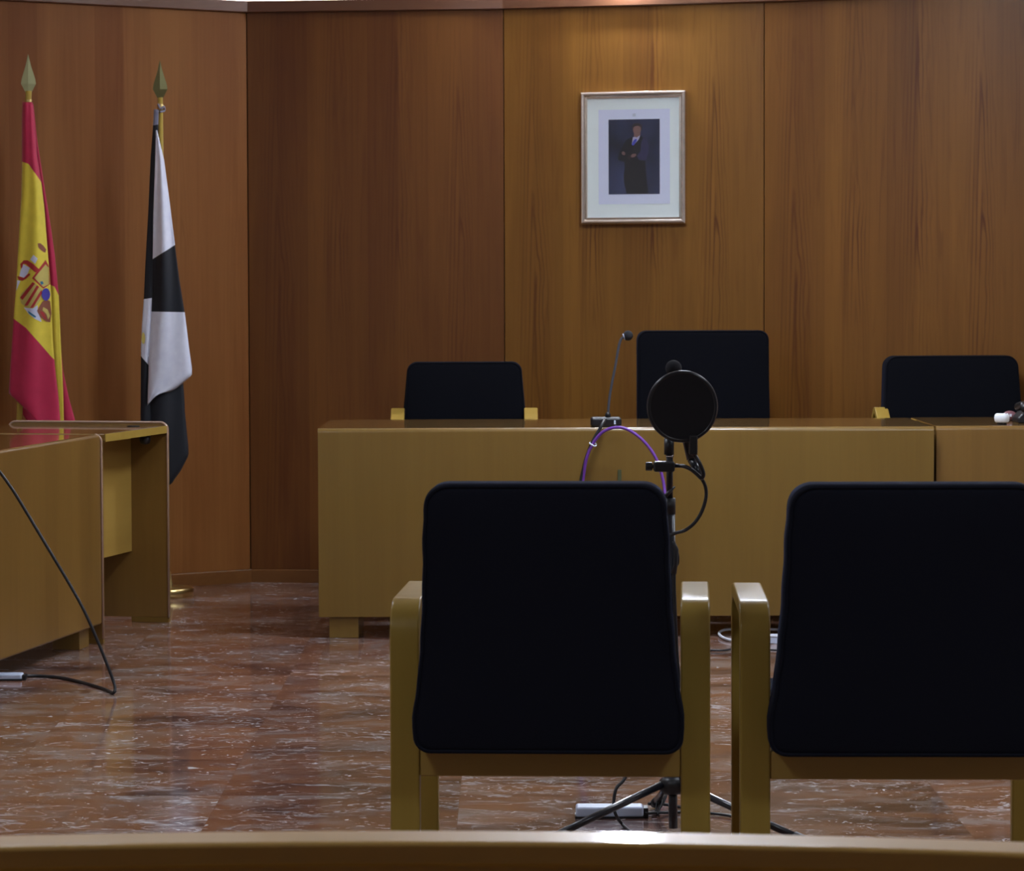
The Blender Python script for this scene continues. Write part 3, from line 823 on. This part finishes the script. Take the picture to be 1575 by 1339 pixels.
# Spain flag
D1 = 12.62
foot1 = at(22.5, 0, D1); top1 = at(44, 140, D1)
base1 = at(23, 905, D1); base1.z = 0
t = thing('flagpole', 'flagpole with a red and yellow flag bearing a coat of arms, above the side tables', 'flag')
t.location = base1
def rel(o, t=t):
    return o
def build_under(t, fn):
    """children modelled in world coordinates, then moved into the thing's frame"""
    before = set(COL.objects); fn()
    for o in COL.objects:
        if o not in before and o.parent is t:
            for v in o.data.vertices: v.co -= t.location
            for c in o.children:
                for v in c.data.vertices: v.co -= t.location
def spain():
    pb = at(22.5, 905, D1); pb.z = 0.05
    obj('pole', tb([pb, top1], 0.0125, 16), M['polewood'], t, smoothall=True)
    obj('stand', lt([(0.125, 0), (0.125, 0.02), (0.115, 0.03), (0.03, 0.036), (0.022, 0.12), (0.016, 0.125)], 40, base1), M['brass'], t, smoothall=True)
    finial(t, at(44, 150, D1), mat='spear_pale')
    bm = bmesh.new()
    Ledge = [(35, 157), (34, 180), (34, 250), (33, 300), (30, 350), (27, 400), (25, 440), (21, 490), (17, 550), (13.5, 604), (15, 612), (30, 640), (38, 690)]
    A_r = [(50, 157), (53, 190), (57, 240), (64, 285), (68, 320), (72, 370), (76, 420), (79, 460), (81, 520), (85, 570), (90, 610), (93, 650), (96, 700)]
    # front fold: red / yellow / red
    pos = drape(bm, Ledge, A_r, [[(30, 157), (60, 157)], [(33, 248), (44, 252), (66, 284)], [(20, 489), (40, 504), (83, 553)], [(13, 604), (38, 628), (60, 652), (90, 700)]], [0, 1, 0],
                D1, -0.030, 0.035, S=18, phase=0.5)
    B_l = [(x - 3, y) for x, y in A_r]
    B_r = [(51, 157), (57, 215), (68, 285), (76, 335), (84, 390), (90, 450), (94, 540), (97, 600), (99, 700)]
    drape(bm, B_l, B_r, [[(30, 160), (120, 160)], [(74, 436), (84, 441), (91, 456)], [(70, 700), (130, 700)]], [0, 1], D1, 0.015, 0.012, S=8, phase=1.0, rip=0.003)
    C_l = [(90, 530), (93, 600), (95, 700)]; C_r = [(93, 530), (97, 570), (106, 612), (116, 648), (119, 700)]
    drape(bm, C_l, C_r, [[(60, 530), (130, 530)], [(60, 700), (130, 700)]], [0], D1, 0.035, 0.012, S=6, rip=0.002)
    # rear of the cloth, bulging to the wall
    drape(bm, [(36, 160), (34, 300), (27, 440), (20, 590), (24, 612), (36, 640), (42, 700)], [(50, 160), (68, 300), (84, 400), (92, 540), (97, 620), (104, 700)],
          [[(0, 162), (130, 162)], [(0, 290), (130, 310)], [(0, 520), (130, 560)], [(0, 610), (40, 640), (60, 700)]], [0, 1, 0], D1, 0.045, -0.05, S=10)
    cl = obj('flag_cloth', bm, [M['red'], M['yellow']], t, solid=0.0015)
    # coat of arms: flat patches sewn to the cloth, read in the zoomed crop (10.3 px per picture px)
    def wp(zx, zy, lift):
        x = zx / 10.3; y = 370 + zy / 10.3
        xl, xr = interp(Ledge, y), interp(A_r, y); s = min(1.0, max(0.0, (x - xl) / (xr - xl)))
        p = pos(s, y); return p + Vector((0, -lift, 0))
    def patch(name, pts, mat, lift):
        bm = bmesh.new(); vs = [bm.verts.new(wp(x, y, lift)) for x, y in pts]
        f = bm.faces.new(vs); bmesh.ops.triangulate(bm, faces=[f])
        for _ in range(3):
            bmesh.ops.subdivide_edges(bm, edges=[e for e in bm.edges if e.calc_length() > 0.008], cuts=1, use_grid_fill=False)
            bmesh.ops.triangulate(bm, faces=bm.faces[:])
        inv = {}
        for v in bm.verts:
            d = v.co - Vector((0, 0, CAM_Z)); px = d.dot(cr) / d.dot(cf) * F_PX + 787.5; py = 669.5 - d.dot(cu) / d.dot(cf) * F_PX
            v.co = wp(px * 10.3, (py - 370) * 10.3, lift)
        return obj(name, bm, mat, cl, solid=0.0004)
    patch('crown', [(600, 45), (640, 40), (690, 80), (735, 140), (720, 190), (690, 180), (650, 150), (610, 110)], M['e_brown'], 0.002)
    patch('column', [(530, 225), (600, 285), (560, 365), (480, 300)], M['e_white'], 0.002)
    patch('column', [(375, 375), (475, 430), (440, 520), (390, 590), (310, 560), (330, 470)], M['e_white'], 0.002)
    patch('column', [(275, 625), (325, 640), (290, 720), (262, 790)], M['e_white'], 0.002)
    patch('ribbon', [(335, 440), (325, 370), (380, 310), (440, 310), (530, 370), (620, 450), (600, 500), (560, 500), (480, 415), (410, 370), (370, 365), (355, 425)], M['e_red'], 0.003)
    patch('ribbon', [(275, 560), (330, 575), (380, 590), (430, 540), (470, 515), (480, 540), (420, 600), (360, 635), (300, 620)], M['e_red'], 0.003)
    patch('shield_quarter', [(510, 595), (725, 305), (800, 395), (800, 690), (690, 760)], M['e_red'], 0.003)
    patch('castle_field', [(550, 590), (728, 375), (775, 430), (780, 690), (690, 735)], M['e_gold'], 0.004)
    patch('shield_quarter', [(530, 650), (670, 770), (650, 930), (600, 1010), (520, 1070), (420, 1060), (340, 990), (315, 900), (350, 830)], M['e_gold'], 0.003)
    for i, (a, b_, c, d) in enumerate([((520, 655), (560, 680), (360, 940), (322, 900)), ((590, 705), (625, 730), (440, 1030), (390, 1030)), ((660, 775), (672, 830), (530, 1060), (480, 1065))]):
        patch('stripe', [a, b_, c, d], M['e_red'], 0.004)
    patch('shield_quarter', [(380, 1055), (430, 1065), (520, 1075), (600, 1020), (600, 1120), (640, 1220), (660, 1285), (560, 1240), (460, 1160)], M['e_white'], 0.003)
    patch('crest', [(445, 1105), (480, 1130), (580, 1200), (560, 1220), (460, 1150)], M['e_teal'], 0.004)
    patch('chain_field', [(680, 960), (740, 930), (800, 960), (820, 1150), (800, 1290), (740, 1280), (640, 1210), (590, 1110), (640, 1020)], M['e_brown'], 0.004)
    patch('chain', [(690, 1050), (760, 1090), (800, 1190), (770, 1250), (740, 1160), (680, 1100)], M['e_gold'], 0.005)
    patch('chain', [(640, 1110), (700, 1140), (740, 1240), (720, 1245), (660, 1170)], M['e_red'], 0.005)
    patch('escutcheon', [(735 + 68 * math.cos(2 * PI * k / 14), 850 + 100 * math.sin(2 * PI * k / 14)) for k in range(14)], M['e_blue'], 0.006)
    patch('lion', [(640, 650), (680, 640), (700, 680), (660, 700)], M['e_teal'], 0.005)
build_under(t, spain)

# black and white flag
D2 = 12.84
base2 = at(256, 905, D2); base2.z = 0
t2 = thing('flagpole', 'flagpole with black and white quartered flag hanging in front of the angled wood wall', 'flag')
t2.location = base2
def ceuta():
    t = t2
    pt = at(246.5, 150, D2)
    obj('pole', tb([base2 + V(0, 0, 0.05), pt], 0.0105, 16), M['polewood'], t, smoothall=True)
    obj('stand', lt([(0.112, 0), (0.112, 0.034), (0.106, 0.038), (0.028, 0.042), (0.018, 0.10), (0.014, 0.105)], 40, base2), M['brass'], t, smoothall=True)
    finial(t, at(246.5, 158, D2), mat='spear_dark')
    bm = bmesh.new()
    # front fold
    F_l = [(240, 200), (239, 240), (236, 330), (235, 400), (234, 455), (233, 480), (229, 560), (227, 624)]
    F_r = [(241.5, 200), (252, 245), (262, 320), (269, 375), (276, 430), (284, 480), (290, 530), (295, 566), (295, 577), (270, 598), (245, 610), (230, 623)]
    pos = drape(bm, F_l, F_r, [[(235, 200), (260, 200)], [(234, 399), (270, 376)], [(230, 479), (285, 480)], [(226, 624), (240, 606), (262, 601), (296, 574)]], [1, 0, 1], D2, -0.045, 0.03, S=16, phase=2.0, rip=0.010)
    # strip behind it on the outer side
    S_l = [(237, 168), (235, 200), (232, 240), (228, 330), (224, 400), (221.5, 455), (218.5, 500), (217, 535), (216.5, 600), (216, 700)]
    S_r = [(244, 168), (243, 200), (241, 240), (238, 330), (238, 400), (237, 455), (236, 490), (232, 560), (231, 620), (236, 700)]
    drape(bm, S_l, S_r, [[(210, 168), (250, 168)], [(210, 198), (250, 190)], [(215, 461), (234, 458)], [(215, 545), (229, 562)], [(200, 735), (250, 735)]], [2, 0, 1, 0], D2, -0.020, 0.015, S=8, rip=0.003)
    # dark body below
    W_l = [(230, 560), (226, 600), (222, 700), (224, 745)]
    W_r = [(272, 540), (281, 585), (285, 640), (290, 690), (290, 700), (277, 725), (265, 741)]
    drape(bm, W_l, W_r, [[(200, 540), (300, 540)], [(200, 745), (262, 745), (266, 741), (292, 700)]], [0], D2, -0.012, 0.03, S=12, rip=0.008)
    # rear of the cloth
    drape(bm, [(238, 175), (232, 260), (224, 420), (219, 560), (222, 740)], [(243, 190), (250, 260), (268, 400), (278, 540), (284, 620), (284, 700), (262, 738)],
          [[(200, 178), (300, 178)], [(200, 740), (300, 705)]], [0], D2, 0.015, -0.045, S=8)
    cl = obj('flag_cloth', bm, [M['fblack'], M['fwhite'], M['fgrey']], t, solid=0.0015)
    a = at(220.5, 520, D2 - 0.042)
    o = obj('emblem', lt([(0.0075, 0), (0.0075, 0.001)], 12, a, (0, -1, 0)), M['e_gold'], cl)
    for v in o.data.vertices: v.co.z = a.z + (v.co.z - a.z) * 3.2
    # tie cords at the top
    obj('tie_cord', tb([at(243, 160, D2 - .02), at(247, 167, D2 - .025), at(252, 164, D2 - .02), at(253, 170, D2 - 0.01), at(246, 172, D2 - .03)], 0.004, 8, 6), M['fgrey'], t, smoothall=True)
build_under(t2, ceuta)

# ------------------------------------------------------------------ gooseneck microphone on the desk
def gooseneck():
    D = 11.40
    c = at(932, 655.5, D); c.z = 0.76
    t = thing('desk_microphone', 'black gooseneck desk microphone standing on the long desk', 'microphone', c)
    def f():
        obj('base', bx(c.x - 0.056, c.x + 0.056, c.y - 0.045, c.y + 0.055, c.z, c.z + 0.034), M['black'], t, bevel=0.010, segs=3)
        obj('button', bx(c.x + 0.028, c.x + 0.034, c.y - 0.0465, c.y - 0.044, c.z + 0.010, c.z + 0.024), M['whitegrey'], t)
        obj('stem_socket', lt([(0.010, 0), (0.010, 0.012), (0.006, 0.02)], 16, (at(935, 640, D).x, c.y, c.z + 0.033)), M['black'], t, smoothall=True)
        pts = [at(935, 640, D), at(937, 615, D), at(941, 590, D), at(947, 560, D), at(951, 536, D), at(955, 522, D), at(961, 517, D)]
        obj('gooseneck', tb(pts, 0.0048, 10, 5), M['neck'], t, smoothall=True)
        obj('capsule_ring', tb([at(959, 518, D), at(963, 516.5, D)], 0.012, 14), M['whitegrey'], t, smoothall=True)
        h = at(966, 516, D)
        obj('windscreen', lt(sphere_prof(0.0185), 20, h), M['foam'], t, smoothall=True)
    build_under(t, f)
gooseneck()
# its lead and the purple lead, tied together
Dc = 11.26
cab = [at(931, 645, 11.335), at(927, 651, 11.27), at(921, 662, Dc), at(912, 678, Dc), at(903, 700, Dc), at(897, 722, Dc), at(892, 750, Dc), at(886, 820, Dc), at(884, 900, Dc), at(884, 960, Dc)]
tag(obj('microphone_cable', tb(cab, [0.0062] * 73, 8, 8), M['rubber'], smoothall=True), 'dark grey cable hanging from the gooseneck microphone over the desk front', 'cable')
pur = [at(888, 960, Dc + .0), at(889, 860, Dc), at(892, 770, Dc), at(897, 735, Dc), at(902, 705, Dc - .01), at(912, 682, Dc - .01), at(926, 665, Dc - .02), at(944, 657.5, Dc - .03), at(962, 659, Dc - .04),
       at(982, 671, Dc - .05), at(1000, 690, Dc - .06), at(1013, 714, Dc - .07), at(1021, 745, Dc - .08), at(1023, 775, Dc - .1), at(1020, 820, Dc - .1), at(1010, 900, Dc - .1), at(1000, 970, Dc - .1)]
tag(obj('purple_cable', tb(pur, 0.0058, 8, 8), M['purple'], smoothall=True), 'purple cable arching up in front of the long desk', 'cable')
q = at(911, 683, Dc - .01)
tag(obj('cable_tie', tb([at(907, 681, Dc + .004), at(909, 683, Dc - .022), at(915, 686, Dc - .022), at(917, 683, Dc + .0), at(912, 680, Dc + .012)], 0.0028, 6, 4, closed=True), M['white'], smoothall=True),
    'small white tie binding the purple and dark cables', 'cable tie')

# ------------------------------------------------------------------ microphone stand with pop filter
DS = 7.25
def mic_stand():
    b = at(1031, 1280, DS); b.z = 0
    t = thing('microphone_stand', 'black tripod microphone stand between the two near armchairs', 'microphone stand', b)
    def f():
        def P(x, y, d=DS): return at(x, y, d)
        def zz(y): return at(1031, y, DS).z
        obj('upper_pole', tb([P(1030, 684), P(1030, 772)], 0.0078, 14), M['blackmetal'], t, smoothall=True)
        obj('lower_pole', tb([P(1030, 769), P(1034, 1200)], 0.0125, 16), M['blackmetal'], t, smoothall=True)
        obj('centre_foot', tb([P(1034.5, 1200), P(1035.5, 1273)], 0.0105, 14), M['blackmetal'], t, smoothall=True)
        obj('clutch_collar', tb([P(1030, 766), P(1030, 790)], 0.0138, 16), M['black'], t, smoothall=True)
        obj('leg_hub', lt([(0.020, -0.02), (0.030, -0.012), (0.030, 0.012), (0.018, 0.022)], 20, P(1034, 1207)), M['black'], t, smoothall=True)
        obj('ring', tb([P(1030, 700, DS), P(1030, 703, DS)], 0.0095, 14), M['chrome'], t, smoothall=True)
        obj('mic_clip', tb([P(1029, 674), P(1029, 699)], 0.0115, 14), M['black'], t, smoothall=True)
        # three legs from the hub to the floor
        for (x, y, d, ex, ez) in ((1012, 1209, DS - .02, 0, 0),):
            pass
        h = P(1034, 1205); 
        for tx, ty in ((-0.315, -0.18), (0.315, -0.19), (-0.02, 0.37)):
            end = Vector((b.x + tx, b.y + ty, 0.010)); st = h + Vector((tx, ty, 0)).normalized() * 0.03; st.z = h.z + 0.0
            lg = obj('leg', tb([st, end], 0.0088, 12), M['blackmetal'], t, smoothall=True)
            obj('rubber_foot', tb([end + (st - end).normalized() * 0.05, end + Vector((0, 0, 0.002))], 0.0115, 12), M['rubber'], lg, smoothall=True)
        # clutch lever
        bm = bmesh.new(); a, c, d = P(1018, 770, DS - .02), P(1038, 748, DS - .02), P(1036, 762, DS - .02)
        tube(bm, [a, P(1026, 760, DS - .022), c], [0.003, 0.005, 0.002], 8)
        obj('lever', bm, M['black'], t, smoothall=True)
    build_under(t, f)
    return t
mic_stand()
def pop_filter():
    c = at(1049.5, 625, DS - 0.03)
    t = thing('pop_filter', 'round black pop filter screen clamped on the tripod stand', 'pop filter', at(1030, 716, DS))
    def f():
        R = 52 / F_PX * DS
        ring = [c + Vector((R * 0.985 * math.cos(2 * PI * k / 64), 0.0, R * math.sin(2 * PI * k / 64))) for k in range(64)]
        obj('hoop', tb(ring, 0.0052, 10, closed=True), M['blackmetal'], t, smoothall=True)
        obj('screen', lt([(R, -0.0035), (R, 0.0035)], 64, c, (0, -1, 0)), M['foam'], t)
        obj('hoop_mount', bx(at(1058, 0, DS).x, at(1071, 0, DS).x, DS - 0.045, DS - 0.018, at(1060, 698, DS).z, at(1060, 668, DS).z), M['black'], t, bevel=0.004)
        g = [at(1036, 716, DS), at(1050, 716.5, DS - .02), at(1062, 721, DS - .03), at(1072, 729, DS - .03), at(1079, 735, DS - .03), at(1082, 728, DS - .035), at(1076, 712, DS - .035), at(1069, 700, DS - .03), at(1065, 690, DS - .03)]
        obj('flexible_arm', tb(g, 0.0047, 10, 6), M['blackmetal'], t, smoothall=True)
        obj('clamp', bx(at(1004, 0, DS).x, at(1037, 0, DS).x, DS - 0.020, DS + 0.016, at(1030, 725, DS).z, at(1030, 709, DS).z), M['black'], t, bevel=0.005)
        obj('clamp_knob', tb([at(993, 717, DS), at(1003.5, 717, DS)], 0.0100, 16), M['black'], t, bevel=0.002)
        obj('clamp_screw', tb([at(1003, 717, DS), at(1006, 717, DS)], 0.0045, 10), M['blackmetal'], t, smoothall=True)
    build_under(t, f)
pop_filter()
def microphone():
    a = at(1036, 566, DS + 0.05); e = at(1064, 706, DS + .012)
    t = thing('microphone', 'black handheld microphone in the stand clip, its round head showing above the pop filter', 'microphone', a)
    def f():
        obj('head', lt(sphere_prof(0.0190, 14), 24, a), M['foam'], t, smoothall=True)
        pts = [a + (e - a) * k for k in (0.08, 0.18, 0.22, 0.6, 1.0)]
        obj('handle', tb(pts, [0.016, 0.0185, 0.0165, 0.0145, 0.0118], 18), M['blackmetal'], t, smoothall=True)
        x = at(1079, 735, DS - .005)
        obj('connector', tb([e, e.lerp(x, 0.6), x], [0.0105, 0.0100, 0.0052], 14), M['blackmetal'], t, smoothall=True)
    build_under(t, f)
microphone()
cc = [at(1079, 735, DS - .005), at(1085, 748, DS), at(1086, 764, DS), at(1080, 785, DS), at(1069, 803, DS), at(1054, 815, DS), at(1038, 820, DS - .016), at(1024, 828, DS - .02), at(1020, 850, DS + .01),
      at(1034, 868, DS + .02), at(1042, 866, DS), at(1041, 850, DS - .016), at(1037, 880, DS - .018), at(1038, 930, DS - .018), at(1041, 1000, DS - .016), at(1044, 1050, DS - .018), at(1040, 1120, DS - .02), at(1045, 1180, DS - .03)]
cend = at(1046, 1248, 7.6); cend.z = 0.006
cc += [at(1052, 1215, DS - .01), Vector((cend.x + .03, cend.y - .15, 0.02)), cend, at(1010, 1248, 7.62).xy.to_3d() + V(0, 0, 0.012), at(998, 1249, 7.6).xy.to_3d() + V(0, 0, 0.014)]
tag(obj('microphone_lead', tb(cc, 0.0042, 8, 8), M['rubber'], smoothall=True), 'thin black lead looping down the tripod stand to the floor socket', 'cable')
tag(obj('velcro_strap', tb([at(1036, 832, DS - .016), at(1040, 845, DS - .018), at(1039, 868, DS - .018), at(1036, 882, DS - .016)], [0.003, 0.006, 0.005, 0.007], 8), M['rubber'], smoothall=True),
    'black strap holding the lead to the stand pole', 'strap')

# ------------------------------------------------------------------ floor sockets and cables
def floor_box(name, label, px0, px1, ytop, ybot, Y, dep=0.07, rz=0.0, mat='whitegrey'):
    a = at(px0, ybot, Y); b = at(px1, ybot, Y); L_ = b.x - a.x; h = at(px0, ytop, Y).z - at(px0, ybot, Y).z
    t = thing(name, label, 'power socket', ((a.x + b.x) / 2, Y + dep / 2, 0), rz)
    bm = bx(-L_ / 2, L_ / 2, -dep / 2, dep / 2, 0.003, h)
    obj('housing', bm, M[mat], t, bevel=0.006, segs=3)
    obj('base_plate', bx(-L_ / 2 - 0.002, L_ / 2 + 0.002, -dep / 2 - 0.002, dep / 2 + 0.002, 0, 0.005), M['black'], t)
    obj('socket', bx(L_ / 2, L_ / 2 + 0.012, -dep / 2 + 0.01, dep / 2 - 0.01, 0.0, h * 0.85), M['black'], t, bevel=0.002)
    return t
floor_box('floor_socket', 'pale grey floor socket box under the tripod stand, wired to the black lead', 886, 990, 1244, 1262, 7.47, 0.06)
floor_box('floor_socket', 'pale grey floor socket box beside the panelled side table', -40, 33, 1037, 1047, 10.12, 0.06)
def floorpt(px, py, z=0.005):
    d = at(px, py, 10) - Vector((0, 0, CAM_Z)); k = (z - CAM_Z) / d.z; return Vector((0, 0, CAM_Z)) + d * k
lead = [floorpt(993, 1250, 0.012), floorpt(1030, 1249), floorpt(1070, 1249), floorpt(1100, 1251), floorpt(1130, 1256), floorpt(1180, 1270)]
tag(obj('floor_cable', tb(lead, 0.0035, 8, 8), M['rubber'], smoothall=True), 'thin black cable running flat on the marble from the socket box under the chairs', 'cable')
loop = [at(975, 1195, 7.42), at(958, 1200, 7.42), at(947, 1222, 7.42), at(946, 1245, 7.42)]
loop = [at(980, 1150, 7.40), at(962, 1195, 7.36), at(948, 1212, 7.34), at(944, 1235, 7.33), at(947, 1252, 7.31), floorpt(958, 1268, 0.006), floorpt(975, 1283, 0.005), floorpt(990, 1292, 0.005)]
tag(obj('hanging_cable', tb(loop, 0.0040, 8, 8), M['rubber'], smoothall=True), 'black cable hanging below the chair rail in front of the floor socket box', 'cable')
# dark frayed cable end behind the tripod
bm = bmesh.new()
for k in range(9):
    a = floorpt(1012 + random.uniform(-3, 3), 1250 + random.uniform(-3, 3), 0.004); b = at(1023 + random.uniform(-4, 5), 1222 + random.uniform(-3, 3), 7.55)
    c = a.lerp(b, 0.5) + Vector((random.uniform(-.01, .005), random.uniform(-.01, .01), random.uniform(-.004, .004)))
    tube(bm, catmull([a, c, b], 4), 0.0022, 5)
tag(obj('cable_bundle', bm, M['rubber'], smoothall=True), 'dark bundle of thin wires on the floor behind the tripod', 'cable')
# black cable over the side table
sx = [Vector((-1.80, 9.85, 0.756)), Vector((-1.72, 9.80, 0.757)), Vector((-1.672, 9.80, 0.742)), at(-18, 705, 9.80), at(0, 726, 9.80), at(22, 757, 9.80), at(50, 803, 9.80), at(80, 853, 9.79), at(108, 900, 9.79),
      at(130, 940, 9.78), at(150, 985, 9.78), at(165, 1022, 9.78), at(174, 1046, 9.78), at(177, 1058, 9.77), floorpt(174, 1065, 0.006), floorpt(160, 1059), floorpt(130, 1050), floorpt(95, 1042), floorpt(60, 1039), floorpt(38, 1039, 0.008)]
tag(obj('table_cable', tb(sx, 0.0052, 8, 8), M['rubber'], smoothall=True), 'black cable hanging from the side table down to the marble and into the socket box', 'cable')
# white cable loop and box under the long desk
wl = [floorpt(1200, 968, 0.012), floorpt(1160, 967, 0.016), floorpt(1130, 967, 0.018), floorpt(1112, 969, 0.014), floorpt(1106, 974, 0.010), floorpt(1112, 980, 0.008), floorpt(1125, 984, 0.007), floorpt(1150, 986, 0.006), floorpt(1180, 984, 0.008), floorpt(1200, 980, 0.01)]
tag(obj('white_cable', tb(wl, 0.0050, 8, 8), M['white'], smoothall=True), 'white cable curled on the floor in front of the long desk', 'cable')
a = floorpt(1192, 989, 0.0)
t = thing('socket_block', 'white plastic socket block on the floor by the white cable', 'power socket', (a.x, a.y, 0))
obj('housing', bx(-0.035, 0.06, -0.02, 0.03, 0, 0.024), M['whitegrey'], t, bevel=0.004)
obj('lid', bx(-0.036, 0.061, -0.021, 0.031, 0.024, 0.031), M['white'], t, bevel=0.002)
tag(obj('thin_floor_cable', tb([floorpt(1085, 999), floorpt(1110, 1000), floorpt(1140, 997), floorpt(1200, 1000)], 0.0035, 6, 6), M['rubber'], smoothall=True),
    'thin black cable lying across the marble in front of the white cable', 'cable')

# ------------------------------------------------------------------ small things on the far desk
q = at(1541, 650, 11.42)
t = thing('tissue_pack', 'small bright white scalloped pack on the reddish desk', 'tissue pack', (q.x, q.y, 0.76))
bm = bmesh.new()
N_ = 24; rings = []
for h, s in ((0.0, 0.78), (0.006, 0.95), (0.018, 1.0), (0.026, 0.93), (0.032, 0.7)):
    rings.append([bm.verts.new(((0.026 + 0.0022 * math.cos(6 * 2 * PI * k / N_)) * s * math.cos(2 * PI * k / N_), 0.02 * s * math.sin(2 * PI * k / N_), h + (0.0022 * math.cos(6 * 2 * PI * k / N_) if h > 0.02 else 0))) for k in range(N_)])
for A, B in zip(rings, rings[1:]):
    for k in range(N_): bm.faces.new((A[k], A[(k + 1) % N_], B[(k + 1) % N_], B[k]))
bm.faces.new(rings[0][::-1]); bm.faces.new(rings[-1])
obj('wrapper', bm, plain('bright_white', (0.86, 0.9, 1.0), 0.5), t, smoothall=True)
obj('base', lt([(0.018, 0.0), (0.018, 0.002)], 16), M['black'], t)
for o in t.children:
    for v in o.data.vertices: v.co.z += 0.008 if o.name.startswith('wrapper') else 0.0
obj('pad', lt([(0.016, 0.002), (0.019, 0.009)], 16), M['black'], t)
q = at(1553, 640, 11.75)
t = thing('eyeglass_case', 'small dull pink rounded case behind the white pack', 'case', (q.x, q.y, 0.76))
bm = bmesh.new(); lathe(bm, sphere_prof(0.03, 10), 20)
for v in bm.verts: v.co = Vector((v.co.x * 0.9, v.co.y * 0.7, 0.019 + v.co.z * 0.62))
obj('shell', bm, M['pink'], t, smoothall=True)
obj('clasp', bx(-0.004, 0.004, -0.024, -0.019, 0.016, 0.026), M['white'], t)
q = at(1590, 650, 11.6)
t = thing('desk_telephone', 'black handset lying on the reddish desk at the photo edge', 'telephone', (q.x, q.y, 0.76))
bm = bmesh.new()
pr_ = [(-0.07, 0.0), (0.09, 0.0), (0.09, 0.03), (0.0, 0.062), (-0.045, 0.045), (-0.07, 0.018)]
A = [bm.verts.new((x, -0.07, z)) for x, z in pr_]; B = [bm.verts.new((x, 0.07, z)) for x, z in pr_]
for k in range(len(pr_)): bm.faces.new((A[k], A[(k + 1) % 6], B[(k + 1) % 6], B[k]))
bm.faces.new(A); bm.faces.new(B[::-1])
obj('body', bm, M['black'], t, bevel=0.006)
obj('handset', tb([(-0.045, -0.075, 0.055), (-0.04, 0, 0.068), (-0.045, 0.075, 0.055)], [0.016, 0.012, 0.016], 12, 0), M['black'], t, smoothall=True)
